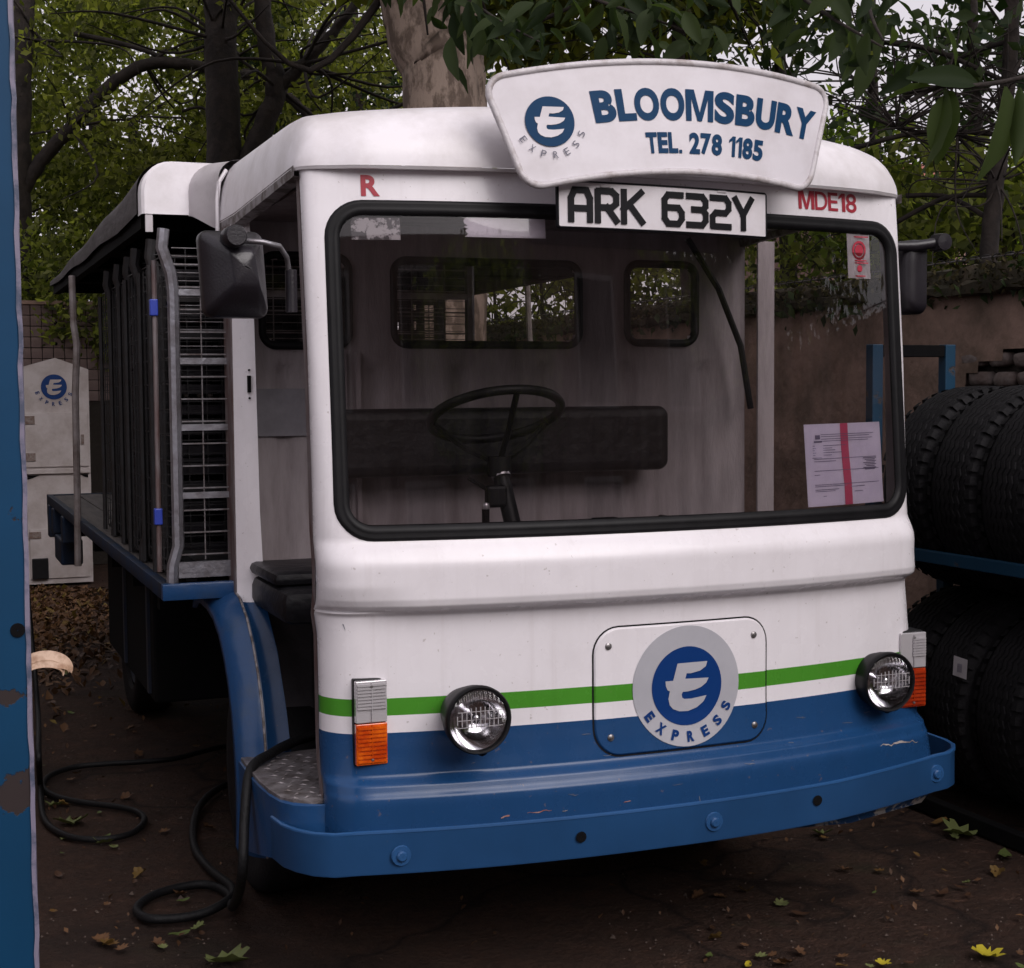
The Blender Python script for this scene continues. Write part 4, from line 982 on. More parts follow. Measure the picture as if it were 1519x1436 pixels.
# invented black crates, added to darken the inside of the cages
for i, o in enumerate(cages):
    for kz in range(3 if i else 0):
        ct = thing('crate', (o.location.x + .02, o.location.y + .03, .932 + kz * .285), 'added black slatted crate that darkens the cage, %s in the %s roll cage from the cab' % (('bottom', 'middle', 'top')[kz], ords[i] if i < 5 else 'last'), 'crate', 'black crates added to darken the roll cages')
        if i == 1 and kz == 0:
            L = []
            b = MB().box(0, .80, 0, .21, 0, .012)
            L.append(('crate_base', b))
            for nm, bx in (('side_panel', (0, .80, 0, .01)), ('side_panel', (0, .80, .20, .21))):
                b = MB()
                for z in (.02, .08, .14, .20, .25): b.box(bx[0], bx[1], bx[2], bx[3], z, z + .028)
                for x in (0, .2, .4, .6, .78): b.box(x, x + .02, bx[2] + .001, bx[3] - .001, .012, .278)
                L.append((nm, b))
            for xx in (0, .79):
                b = MB()
                for z in (.02, .08, .14, .20, .25): b.box(xx, xx + .01, .011, .199, z, z + .028)
                b.box(xx + .002, xx + .008, .011, .06, .012, .278).box(xx + .002, xx + .008, .15, .199, .012, .278); L.append(('end_panel', b))
            meshes = []
            for nm, b in L:
                b.v = [(v[0] + ct.location.x, v[1] + ct.location.y, v[2] + ct.location.z) for v in b.v]
                q = b.build(nm, M['plastic'], ct); meshes.append((nm, q.data))
        else:
            for nm, me in meshes:
                q = bpy.data.objects.new(nm, me); COL.objects.link(q); q.parent = ct

# ================================================================ PAPER NOTICE taped inside the windscreen
pn = thing('paper_notice', (.55, Y(.55, 1.13) + .01, 1.13), 'white paper notice with a pink vertical band taped inside the windscreen corner', 'paper notice')
def pp(u, v, o=0):
    x = .430 + u * .256 + .004 * (1 - v); z = 1.128 + v * .203 + .003 * u
    return (x, Y(x, z) + .0085 + .0015 * math.sin(u * 9) * math.sin(v * 7) - o, z)
b = MB().grid([[pp(u, v) for u in np.linspace(0, 1, 16)] for v in np.linspace(0, 1, 14)]); b.build('sheet', M['paper'], pn, smooth='all')
b = MB().grid([[pp(u + .03 * (1 - v) * .6, v, .0008) for u in np.linspace(.455, .555, 4)] for v in np.linspace(0, 1, 14)]); b.build('pink_band', M['pink_band'], pn)
b = MB()
def bar(u0, u1, v, h=.006):
    b.grid([[pp(u, vv, .0013) for u in np.linspace(u0, u1, 6)] for vv in (v - h / 2, v + h / 2)])
for v, u0, u1 in ((.87, .2, .90), (.845, .2, .84), (.815, .2, .88), (.79, .2, .82), (.735, .22, .52), (.705, .22, .34), (.68, .22, .38), (.65, .22, .47), (.62, .22, .33), (.735, .09, .12), (.705, .09, .13), (.68, .09, .115), (.65, .09, .13), (.62, .09, .12), (.59, .08, .2), (.575, .1, .92), (.545, .1, .38), (.43, .1, .95), (.38, .1, .17), (.26, .1, .95), (.24, .1, .5), (.22, .55, .75), (.2, .1, .4), (.18, .1, .35), (.16, .6, .72), (.12, .2, .24)): bar(u0, u1, v)
for k in range(8): bar(.74 + .02 * (k % 3), .92 - .02 * (k % 2), .56 - k * .02, .008)
bar(.11, .21, .745 + .04, .02); bar(.13, .19, .84, .05)
b.build('print', M['print'], pn)

# ================================================================ BACKGROUND FLOAT (left, behind)
BF = thing('milk_float', (-.66, 9.1, 0), 'small dirty white float parked far behind, with blue E emblem and hinged doors', 'milk float')
b = MB(); xa, xb, yf, yb = -.955, -.425, 8.5, 9.7
outl = [(xa, .02), (xb, .02), (xb, 1.60), (-.66, 1.685), (xa, 1.60)]
b.add([(x, yf, z) for x, z in outl] + [(x, yb, z) for x, z in outl], [(0, 1, 2, 3, 4), (9, 8, 7, 6, 5)] + [(i, (i + 1) % 5, 5 + (i + 1) % 5, 5 + i) for i in range(5)])
b.build('body', M['old_white'], BF)
d1 = MB().box(-.885, -.438, 8.482, 8.499, .885, 1.283, .003).build('door', M['old_white'], BF)
for z in (.93, 1.2): MB().box(-.90, -.815, 8.472, 8.481, z, z + .06, .002).build('hinge', M['hinge'], d1)
MB().box(-.49, -.47, 8.466, 8.481, 1.05, 1.12).build('latch', M['hinge'], d1); MB().box(-.545, -.535, 8.476, 8.481, 1.04, 1.14).build('handle', M['steel'], d1)
MB().box(-.94, -.43, 8.47, 8.499, .835, .872, .003).build('ledge', M['old_white'], BF)
b = MB()
b.add([(-.875, 8.492, .825), (-.79, 8.492, .825), (-.84, 8.492, .805), (-.875, 8.492, .795), (-.50, 8.492, .825), (-.445, 8.492, .825), (-.445, 8.492, .80), (-.47, 8.492, .806)], [(0, 1, 2, 3), (4, 5, 6, 7)]); b.build('vent_slot', M['dark'], BF)
d2 = MB().box(-.87, -.445, 8.485, 8.499, .06, .43, .003).build('lower_door', M['old_white'], BF)
MB().box(-.875, -.79, 8.476, 8.484, .36, .41, .002).build('hinge', M['hinge'], d2)
MB().box(-.86, -.745, 8.46, 8.474, .06, .215, .006).build('mud_flap', M['rubber'], BF)
for x in (-.87, -.52):
    MB().lathe(tyre_profile(.20, .10, .12), (x + .05, 9.3, .2), 'x', 24).build('wheel', M['tyre'], BF, smooth=True)
emblem(BF, (-.672, 1.472), .092, lambda x, z, o: (x, 8.495 - o * 3, z), M['badge_blue'], M['old_white'], .125, .028, M['badge_blue'], .02, 200, 335)

# tiled wall behind it
TW = thing('block_wall', (-.6, 9.9, 0), 'low pinkish wall of small square tiles behind the parked float', 'wall')
TW['category'] = 'wall'
b = MB().box(-3.2, .8, 9.86, 10.1, 0, 2.145); b.build('wall_core', M['mortar'], TW)
tile_me = None; cnt = 0
for iz in range(9):
    for ix in range(18):
        x = -1.35 + ix * .088; z = 1.36 + iz * .088
        if x > .22: continue
        if tile_me is None:
            q = MB().box(x, x + .082, 9.845, 9.862, z, z + .082, .003)
            q.v = [(v[0] - x + TW.location.x, v[1], v[2] - z) for v in q.v]; q = q.build('tile', M['tile'], TW); tile_me = q.data; q.location = (x - TW.location.x, 0, z); cnt += 1
        else:
            q = bpy.data.objects.new('tile', tile_me); COL.objects.link(q); q.parent = TW; q.location = (x - TW.location.x, random.uniform(-.004, .003), z)
MB().box(-3.2, .8, 9.82, 10.12, 2.15, 2.18).build('coping', M['render'], TW)
for z in (2.02, 1.93, 1.85): MB().lathe([(0, 0), (.014, 0), (.014, .01)], (-.56 + .01 * z, 9.83, z - .02), 'y', 8).build('fixing', M['dark'], TW)

# ================================================================ RIGHT WALL with exposed stones, coping, spiral wire
RWX = 2.4
RW = thing('rendered_wall', (RWX, 4, 0), 'old stained rendered wall behind the tyre rack, bare stones showing, mossy coping on top', 'wall')
b = MB(); rows = []
for z in np.linspace(0, 1.80, 40):
    rows.append([(RWX + .012 * math.sin(y * 5 + z * 3) * math.sin(z * 7 + y) + (.0), y, z) for y in np.linspace(-4, 12, 220)])
# hole where the render has fallen off
bf = MB(); n = 220
yv = np.linspace(-4, 12, 220); zv = np.linspace(0, 1.80, 40)
bf.v = [p for r in rows for p in r]
def fallen(y, z):
    return ((y - 1.35) / .62) ** 2 + ((z - 1.42) / .16) ** 2 + .28 * math.sin(y * 17) * math.sin(z * 29) < 1 or (y < 1.5 and 1.30 < z + .03 * math.sin(y * 20) < 1.56)
for i in range(39):
    for j in range(219):
        if fallen((yv[j] + yv[j + 1]) / 2, (zv[i] + zv[i + 1]) / 2): continue
        bf.f.append((i * n + j, i * n + j + 1, (i + 1) * n + j + 1, (i + 1) * n + j)); bf.mi.append(0)
bf.build('render_coat', M['render'], RW, smooth='all')
MB().box(RWX + .045, RWX + .30, -4, 12, 0, 1.80).build('wall_core', M['mortar'], RW)
def rock(x, y, z, sx, sy, sz, seed):
    r = random.Random(seed); bm = bmesh.new(); bmesh.ops.create_icosphere(bm, subdivisions=2, radius=1)
    for v in bm.verts:
        c = v.co; c = Vector([math.copysign(abs(q) ** .55, q) for q in c]); k = 1 + r.uniform(-.08, .08)
        v.co = Vector((x + c.x * sx * k, y + c.y * sy * k, z + c.z * sz * k))
    b = MB(); b.add([v.co[:] for v in bm.verts], [[v.index for v in f.verts] for f in bm.faces]); bm.free(); return b
for row, z in enumerate((1.30, 1.375, 1.45, 1.525)):
    y = .55 + .07 * (row % 2)
    while y < 2.05:
        L = random.uniform(.10, .19)
        rock(RWX + .035, y + L / 2, z + random.uniform(-.006, .006), .035, L / 2 - .006, .031, row * 50 + int(y * 20)).build('stone', M['brick'], RW, smooth='all')
        y += L + .008
b = MB(); rows = []
yy = np.linspace(-4, 12, 200)
for dx, z in ((-.0, 1.795), (-.055, 1.80), (-.062, 1.835), (-.03, 1.842), (-.028, 1.885), (-.02, 1.905), (.07, 1.915), (.2, 1.90), (.3, 1.86), (.3, 1.81)):
    rows.append([(RWX + dx + random.uniform(-.014, .014), y, z + random.uniform(-.012, .012)) for y in yy])
b.grid(rows); b.build('coping', M['moss'], RW, smooth=True)
pm = np.stack([RWX + rng.normal(-.03, .035, 9000), rng.uniform(-2, 11, 9000), 1.86 + rng.normal(0, .035, 9000)], 1)
# mossy ledge growth band
bw = thing('spiral_wire', (RWX, 4, 1.925), 'rusty spiral wire strung along the top of the wall coping', 'wire')
b = MB(); pts = []
for i in range(1500):
    t = i / 1500; y = -1 + t * 11; a = t * 2 * PI * 150; pts.append((RWX + .0 + .012 * math.cos(a), y, 1.937 + .011 * math.sin(a)))
b.tube(pts, .0025, 4).build('wire_coil', M['dull_shaded_wire'], bw)
MB().tube([(RWX + .0, -1, 1.937), (RWX + .0, 10, 1.937)], .004, 5).build('line_wire', M['wire'], bw)

# ================================================================ TYRE RACK
TRX = 1.90
TR = thing('tyre_rack', (TRX, .9, 0), 'blue painted steel rack holding two rows of tyres beside the float', 'rack')
Y0, Y1 = -.9, 1.47
for x, zt in ((1.592, 1.575), (1.905, 1.575), (2.21, .88)):
    MB().box(x - .022, x + .022, Y1 - .022, Y1 + .022, 0, zt, .003).build('post', M['rack_blue'], TR)
for x in (1.592, 2.21): MB().box(x - .022, x + .022, Y0 - .022, Y0 + .022, 0, .88, .003).build('post', M['rack_blue'], TR)
MB().box(1.616, 1.881, Y1 - .02, Y1 + .02, 1.53, 1.573, .003).build('top_bar', M['dark'], TR)  # near-black instead of rack blue: the bar's shade is put into its colour
for x in (1.592, 2.21): MB().box(x - .012, x + .012, Y0 + .024, Y1 - .024, .825, .868, .003).build('shelf_rail', M['rack_blue'], TR)
MB().box(1.50, 1.54, -.6, 1.40, .0, .05, .004).build('floor_rail', M['dark'], TR)
tyre_mesh = {}
def make_tyre(R=.355, Wd=.235):
    prof = tyre_profile(R - .008, Wd, .215)
    base = MB().lathe(prof, (0, 0, 0), 'y', 64)
    base.mi = [0] * len(base.f)
    side = base
    tr = MB(); h = Wd * .35; ribs = 7; N = 96
    for k in range(ribs):
        yc = -h + (k + .5) * (2 * h / ribs); wv = (2 * h / ribs) * .36
        rows = []
        for i in range(N + 1):
            a = 2 * PI * i / N; zg_ = (.0048 if i % 2 else -.0048)
            r0, r1 = R - .010, R + .001 - .010 * (abs(yc) / h) ** 3 * .8
            rows.append([(r0 * math.cos(a), yc - wv + zg_, r0 * math.sin(a)), (r1 * math.cos(a), yc - wv * .9 + zg_, r1 * math.sin(a)), (r1 * math.cos(a), yc + wv * .9 + zg_, r1 * math.sin(a)), (r0 * math.cos(a), yc + wv + zg_, r0 * math.sin(a))])
        tr.grid(rows)
    sh = MB()
    for s in (-1, 1):                        # shoulder blocks
        for i in range(48):
            a0 = 2 * PI * i / 48; a1 = a0 + 2 * PI / 48 * .62
            vs = []
            for a in (a0, a1):
                for r, y in ((R * .93, s * Wd * .497), (R * .985, s * Wd * .452), (R * .995, s * Wd * .36)): vs.append((r * math.cos(a), y, r * math.sin(a)))
            sh.add(vs, [(0, 1, 4, 3), (1, 2, 5, 4)])
    rn = MB()
    for s in (-1, 1):
        for rr in (.25, .275, .31): rn.grid([[(rr * math.cos(a) + 0, s * (Wd / 2 + .0015 - abs(rr - .28) * .08), rr * math.sin(a)), ((rr + .004) * math.cos(a), s * (Wd / 2 + .002 - abs(rr - .28) * .08), (rr + .004) * math.sin(a))] for a in np.linspace(0, 2 * PI, 49)])
    return side, tr, sh, rn
sd_, tr_, sh_, rn_ = make_tyre()
first = None
pos = []
for row, zc in ((1, 1.072), (0, .360)):
    for i in range(8):
        pos.append((row, i, TRX + random.uniform(-.008, .008), 1.27 - i * .262 + random.uniform(-.01, .01), zc + random.uniform(-.008, .004)))
nth = ['far end', 'second', 'third', 'fourth', 'fifth', 'sixth', 'seventh', 'near end']
for row, i, x, y, z in pos:
    lab = 'black tyre on the %s of the blue rack, %s' % ('upper shelf' if row else 'lower level', nth[i] if 'end' in nth[i] else nth[i] + ' from the far end')
    t = thing('tyre', (x, y, z), lab, 'tyre', 'tyres stored on the blue rack')
    if first is None:
        t.location = (0, 0, 0)
        ms = [('sidewall', sd_.build('sidewall', M['tyre'], t, smooth=True)), ('tread', tr_.build('tread', M['tyre'], t, kind='stuff')), ('shoulder_blocks', sh_.build('shoulder_blocks', M['tyre'], t, kind='stuff')), ('sidewall_ring', rn_.build('sidewall_ring', M['tyre'], t))]
        t.location = (x, y, z); first = t
    else:
        for nm, o in ms:
            q = o.copy(); COL.objects.link(q); q.parent = t
    t.rotation_euler = (random.uniform(-.03, .03), random.uniform(0, 6), random.uniform(-.05, .05))
# label stuck on a lower tyre
lp = unp(1425, 990, 0, 1.538)
lb = thing('tyre_label', lp, 'small white barcode label stuck on a lower tyre', 'label')
b = MB(); b.add([(lp.x - .004, lp.y + .035, lp.z - .030), (lp.x - .004, lp.y - .035, lp.z - .034), (lp.x + .0, lp.y - .035, lp.z + .030), (lp.x + .0, lp.y + .035, lp.z + .034)], [(0, 1, 2, 3)]); b.build('label_paper', M['plate_white'], lb)
b = MB()
for k in range(6): b.add([(lp.x - .006, lp.y + .010 - k * .004, lp.z - .016), (lp.x - .006, lp.y + .008 - k * .004, lp.z - .016), (lp.x - .004, lp.y + .008 - k * .004, lp.z + .012), (lp.x - .004, lp.y + .010 - k * .004, lp.z + .012)], [(0, 1, 2, 3)])
b.build('label_print', M['print'], lb)

# ================================================================ BLUE STEEL POST at left
PO = thing('gate_post', (-1.66, -1.13, 0), 'blue steel gate post with chipped rusty paint, at the left edge', 'gate post')
b = MB(); b.box(-1.90, -1.474, -1.16, -1.11, 0, 2.75, .004); b.build('post_sheet', M['post_blue'], PO)
M['post_edge'] = mat('scraped_edge_paint', (.20, .18, .25), .5, col2=(.03, .05, .09), scale=25, amt=.8, ramp=(.45, .6))
b = MB()
rows = []
for z in np.linspace(0, 2.75, 120):
    j = random.uniform(-.0012, .0012); rows.append([(-1.4780 + j, -1.1625, z), (-1.4725 + j, -1.1615, z), (-1.4715, -1.15, z)])
b.grid(rows).build('scraped_edge', M['post_edge'], PO)
p = at(27, 937, 1.87)
MB().lathe([(.001, 0), (.0085, 0), (.009, .002)], (p.x, -1.1625, p.z), 'y', 16).build('bolt_hole', M['dark'], PO)

# ================================================================ CABLES
def spline(pts, k=10):
    P_ = [Vector(p) for p in pts]; out = []
    for i in range(len(P_) - 1):
        a = P_[max(i - 1, 0)]; b_ = P_[i]; c_ = P_[i + 1]; d = P_[min(i + 2, len(P_) - 1)]
        for j in range(k):
            t = j / k; out.append(.5 * ((2 * b_) + (c_ - a) * t + (2 * a - 5 * b_ + 4 * c_ - d) * t * t + (3 * b_ - a - 3 * c_ + d) * t ** 3))
    out.append(P_[-1]); return out
def gp(px, py, z=.014): return unp(px, py, 2, z)
cb = thing('charging_cable', (-.85, .9, 0), 'thick black cable hanging out of the cab doorway and coiled on the ground', 'cable')
pts = [(-.50, .86, .54), (-.62, .76, .52), (-.72, .68, .52), (-.80, .58, .52), (-.868, .50, .505), (-.898, .43, .42), (-.915, .40, .27), gp(345, 1345, .06), gp(338, 1325), gp(300, 1312), gp(235, 1325), gp(203, 1348), gp(225, 1363), gp(290, 1358), gp(335, 1338, .03), gp(345, 1318, .03), gp(312, 1290), gp(290, 1260), gp(287, 1225), gp(300, 1190), gp(335, 1165), gp(400, 1150)]
MB().tube(spline(pts), .0125, 10).build('cable_run', M['cable'], cb, smooth='all')
cb2 = thing('hose', (-1.1, 2.1, 0), 'black cable looped on the ground beside the blue gate post', 'cable')
pts = [(-1.21, 3.42, .75), unp(55, 1040, 1, 3.2), gp(57, 1115, .2), gp(60, 1165, .03), gp(66, 1215), gp(100, 1240), gp(150, 1245), gp(195, 1236), gp(214, 1218), gp(205, 1205), gp(175, 1197), gp(120, 1190), gp(80, 1180), gp(64, 1166), gp(75, 1150), gp(110, 1138), gp(160, 1133), gp(195, 1131), gp(260, 1125), gp(330, 1108), gp(410, 1100)]
MB().tube(spline(pts), .0105, 8).build('cable_run', M['cable'], cb2, smooth='all')
cb2['category'] = 'cable'; cb2.name = 'black_cable'
# curled pale leaf / bark by the post
cl = at(92, 985, 3.0)
ck = thing('curled_leaf', cl, 'pale curled dry leaf caught on the cable beside the blue post', 'leaf')
M['curl'] = mat('curled_pale', (.55, .38, .27), .5, col2=(.24, .11, .05), scale=38, amt=.9)
def ribbon(cx, cz, rx, rz, a0, a1, wd, dy):
    rws = []
    for i in range(17):
        t = i / 16; a = R_(a0 + (a1 - a0) * t); k = wd * (.25 + .75 * math.sin(PI * min(1, t * .9 + .08)))
        p = Vector((cx + rx * math.cos(a), cl.y + dy, cz + rz * math.sin(a))); q = Vector((math.cos(a) * .5, .55, math.sin(a))).normalized()
        rws.append([p - q * k * .5, p + Vector((0, .004, .003)), p + q * k * .5])
    return rws
MB().grid(ribbon(cl.x - .034, cl.z - .014, .050, .026, 165, -12, .036, 0)).build('leaf_blade', M['curl'], ck, smooth='all')
MB().grid(ribbon(cl.x - .034, cl.z - .016, .036, .020, 170, -20, .016, -.006)).build('leaf_fold', M['curl'], ck, smooth='all')

# ================================================================ FALLEN LEAVES
LEAF_OUT = [(.01, -.5), (.05, -.30), (.24, -.36), (.33, -.24), (.30, -.12), (.47, -.06), (.42, .06), (.30, .13), (.33, .27), (.20, .28), (.10, .33), (.05, .48), (-.05, .40), (-.12, .28), (-.27, .36), (-.29, .22), (-.26, .10), (-.46, .10), (-.42, -.04), (-.29, -.13), (-.34, -.30), (-.20, -.32), (-.05, -.29)]
OVAL_OUT = [(0, -.5), (.12, -.36), (.19, -.15), (.2, .08), (.13, .3), (0, .5), (-.13, .3), (-.2, .08), (-.19, -.15), (-.12, -.36)]
def leaf_mesh(outl, seed, curl=.12):
    r = random.Random(seed); vs = [(0, 0, .02)]; n = len(outl)
    for s in (.5, 1.0):
        for x, y in outl:
            vs.append((x * s * (1 + r.uniform(-.1, .1)), y * s, .02 + curl * s * s * (abs(x) * 1.2 + .3 * math.sin(y * 5 + seed)) + r.uniform(0, .05) * s))
    fs = [(0, 1 + i, 1 + (i + 1) % n) for i in range(n)] + [(1 + i, 1 + n + i, 1 + n + (i + 1) % n, 1 + (i + 1) % n) for i in range(n)]
    me = bpy.data.meshes.new('fallen_leaf'); me.from_pydata(vs, [], fs)
    at_ = me.attributes.new('leaf_rnd', 'FLOAT', 'POINT'); at_.data.foreach_set('value', [r.random()] * len(vs))
    me.polygons.foreach_set('use_smooth', [True] * len(fs)); return me
LM = {}
for kname in ('leaf_fall', 'leaf_brown', 'leaf_green', 'leaf_yellow'):
    for s in range(3):
        me = leaf_mesh(LEAF_OUT if s != 1 else OVAL_OUT, s * 7 + len(kname), .45 if s == 0 else .3); me.materials.append(M[kname]); LM[(kname, s)] = me
def put_leaf(px, py, size, kname, s, label, z=.004, group='fallen leaves on the yard ground'):
    p = unp(px, py, 2, z); o = bpy.data.objects.new('fallen_leaf', LM[(kname, s)]); COL.objects.link(o); o.location = p
    o.scale = (size, size, size); o.rotation_euler = (random.uniform(-.12, .12), random.uniform(-.12, .12), random.uniform(0, 6.3)); return finish(o, label, 'leaf', group)
special = [(207, 1297, .035, 'leaf_fall', 0, 'orange brown fallen leaf between the two cable loops'), (266, 1387, .05, 'leaf_green', 1, 'pale green oval leaf below the coiled cable'),
 (105, 1222, .085, 'leaf_green', 0, 'pale green leaf lying inside the cable loop by the post'), (80, 1195, .05, 'leaf_green', 0, 'green leaf touching the cable loop beside the post'),
 (155, 1250, .05, 'leaf_green', 0, 'leaf lying just below the cable loop'), (1465, 1418, .062, 'leaf_yellow', 0, 'bright yellow leaf at the bottom right corner'),
 (1310, 1430, .03, 'leaf_yellow', 0, 'small yellow leaf at the bottom edge, left of the bright yellow one'), (1110, 1432, .03, 'leaf_yellow', 1, 'small yellow leaf at the bottom edge under the bumper'),
 (1490, 1270, .07, 'leaf_green', 1, 'pale green narrow leaf near the right edge'), (1220, 1237, .05, 'leaf_green', 0, 'dull green leaf just beyond the bumper underside'),
 (1425, 1237, .09, 'leaf_green', 0, 'dark green leaf on the ground right of the bumper'), (1395, 1220, .06, 'leaf_fall', 1, 'long pale leaf lying right of the bumper end'),
 (1455, 1228, .06, 'leaf_fall', 0, 'brown leaf between the float and the tyre rack'), (1480, 1295, .035, 'leaf_fall', 0, 'small pinkish leaf scrap near the right edge'),
 (1400, 1325, .04, 'leaf_brown', 1, 'dark brown leaf in the open ground at right'), (335, 1428, .09, 'leaf_green', 0, 'ragged green leaf at the bottom edge below the coiled cable'),
 (235, 1400, .03, 'leaf_brown', 0, 'small brown leaf below the pale green oval one'), (160, 1400, .03, 'leaf_fall', 0, 'tiny reddish leaf at lower left ground')]
for a in special: put_leaf(a[0], a[1], a[2] * 1.45, *a[3:])
for i in range(110):
    if i < 62: px = random.uniform(55, 330); py = random.uniform(905, 1430)
    else: px = random.uniform(1000, 1519); py = random.uniform(1205, 1436)
    k = random.choice(['leaf_fall', 'leaf_brown', 'leaf_brown', 'leaf_brown', 'leaf_green']); sname = {'leaf_fall': 'orange brown', 'leaf_brown': 'dark brown', 'leaf_green': 'dull green'}[k]
    side = 'left of the float, near the cables' if px < 400 else 'right, in front of the tyre rack'
    put_leaf(px, py, random.uniform(.02, .055), k, random.randrange(3), 'small %s fallen leaf lying on the ground %s' % (sname, side), group='small %s fallen leaves %s' % (sname, side))

def leaf_cloud(name, parent, pts, size, matl, flat=0.0, shape=.55, vary=.5, kind=None, droop=0.0, **kw):
    """pts: (n,3) centres -> one mesh of folded leaf blades (4 verts each, 2 triangles folded on the rib)"""
    n = len(pts); off = origin(parent)
    d = rng.normal(size=(n, 3)); d[:, 2] -= droop; d /= np.linalg.norm(d, axis=1)[:, None]
    nrm = rng.normal(size=(n, 3)); nrm[:, 2] += flat
    s = np.cross(d, nrm); s /= (np.linalg.norm(s, axis=1)[:, None] + 1e-9)
    up = np.cross(s, d)
    L = size * (1 + vary * (rng.random(n) - .5) * 2)[:, None]; W = L * shape * .5
    P0 = pts - d * L * .5; P2 = pts + d * L * .5; mid = pts - d * L * .05
    P1 = mid + s * W + up * W * .35; P3 = mid - s * W + up * W * .35
    V = np.stack([P0, P1, P2, P3], 1).reshape(-1, 3) - np.array(off[:])
    me = bpy.data.meshes.new(name); me.vertices.add(4 * n); me.vertices.foreach_set('co', V.astype(np.float32).ravel())
    base = (np.arange(n) * 4)[:, None]; tri = np.concatenate([base + 0, base + 1, base + 2, base + 0, base + 2, base + 3], 1).ravel()
    me.loops.add(6 * n); me.loops.foreach_set('vertex_index', tri.astype(np.int32)); me.polygons.add(2 * n)
    me.polygons.foreach_set('loop_start', (np.arange(2 * n) * 3).astype(np.int32))
    me.update(calc_edges=True)
    a = me.attributes.new('leaf_rnd', 'FLOAT', 'POINT'); a.data.foreach_set('value', np.repeat(rng.random(n) ** 1.15, 4).astype(np.float32))
    me.materials.append(matl); o = bpy.data.objects.new(name, me); COL.objects.link(o)
    if parent: o.parent = parent
    return finish(o, kind=kind, **kw)
leaf_cloud('moss_growth', RW, pm[:7000], .030, M['leaf_moss'], kind='stuff')
pk = np.stack([RWX + rng.normal(-.05, .03, 900), rng.uniform(-2, 11, 900), 1.80 + rng.normal(0, .04, 900)], 1)
leaf_cloud('hanging_ivy', RW, pk, .05, M['leaf_dark'], kind='stuff', droop=1.5)
# litter drift, too many to count
def litter(px0, px1, py0, py1, n, size):
    out = []
    for i in range(n):
        p = unp(random.uniform(px0, px1), random.uniform(py0, py1) ** 1.0, 2, .012); out.append((p.x, p.y, random.uniform(.004, .02)))
    return out
def drift(n, size, mt, name):
    out = []
    for i in range(n):
        px = 45 + abs(random.gauss(0, 75)); py = 872 + abs(random.gauss(0, 62))
        if py > 1430: continue
        p = unp(px, py, 2, .01); out.append((p.x, p.y, random.uniform(.003, .02)))
    leaf_cloud(name, None, np.array(out), size, mt, flat=4, kind='stuff')
drift(2000, .052, M['leaf_brown'], 'leaf_litter'); drift(240, .058, M['leaf_fall'], 'yellow_leaf_litter')
L_ = []
for i in range(2600):
    x = rng.uniform(-2.2, 3.0); y = rng.uniform(-2.5, 9); L_.append((x, y, rng.uniform(.002, .010)))
leaf_cloud('leaf_crumbs', None, np.array(L_), .018, M['leaf_brown'], flat=5, kind='stuff')

b = MB()
for i in range(700):
    if i % 2: p = unp(random.uniform(50, 360), random.uniform(900, 1436), 2, 0)
    else: p = unp(random.uniform(900, 1519), random.uniform(1200, 1436), 2, 0)
    r = random.uniform(.0015, .005) * (2.2 if random.random() < .04 else 1); a = random.uniform(0, 3)
    b.add([(p.x + r * math.cos(a + k * 2.1), p.y + r * math.sin(a + k * 2.1), .0) for k in range(3)] + [(p.x, p.y, r * .9)], [(0, 1, 3), (1, 2, 3), (2, 0, 3)])
b.build('grit', mat('pale_grit', (.07, .05, .04), .9, col2=(.16, .12, .10), scale=3, amt=.8), None, kind='stuff')
# ================================================================ TREES
def limb(b, pts, r0, r1, n=10, k=8, wob=.0):
    sp = spline(pts, k); N = len(sp)
    for i, p in enumerate(sp):
        if wob: sp[i] = p + Vector((random.uniform(-wob, wob), random.uniform(-wob, wob), random.uniform(-wob, wob)))
    b.tube(sp, r0, n, rs=[r0 + (r1 - r0) * (i / (N - 1)) * (1 + .0) + r0 * .018 * math.sin(i * 1.3) for i in range(N)])
def branches(b, tips, start, n, ln, r, seed):
    rr = random.Random(seed)
    for i in range(n):
        d = Vector((rr.gauss(0, 1), rr.gauss(0, 1), rr.gauss(.1, .6))).normalized() * ln * rr.uniform(.5, 1.2)
        s = Vector(start[rr.randrange(len(start))]); e = s + d; mid = (s + e) / 2 + Vector((rr.gauss(0, .12), rr.gauss(0, .12), rr.gauss(.05, .12))) * ln
        b.tube(spline([s, mid, e], 5), r, 5, rs=[r * (1 - .8 * t / 10) for t in range(11)]); tips.append(e); tips.append(mid)
def crown_points(c, rad, ncl, per, sg, shell=.35, holes=False):
    c = np.array(c); rad = np.array(rad); cl = rng.normal(size=(ncl, 3)); cl /= np.linalg.norm(cl, axis=1)[:, None]
    cl = cl * (rng.random(ncl) ** shell)[:, None] * rad + c
    pts = (cl[:, None, :] + rng.normal(size=(ncl, per, 3)) * np.array([sg, sg, sg * .6])).reshape(-1, 3)
    pts = pts[pts[:, 2] > .3]
    if holes:
        x, y, z = pts[:, 0], pts[:, 1] * .35, pts[:, 2]
        f = np.sin(x * 2.1 + z * 1.3 + .7) + np.sin(z * 2.9 - x * 1.1 + 2.0) + np.sin(x * 4.3 + y + z * 3.7) * .7 + np.sin(z * 6.1 - x * 5.2) * .4
        pts = pts[rng.random(len(pts)) > np.clip((f - .75) * 1.6, 0, .97)]
    return pts

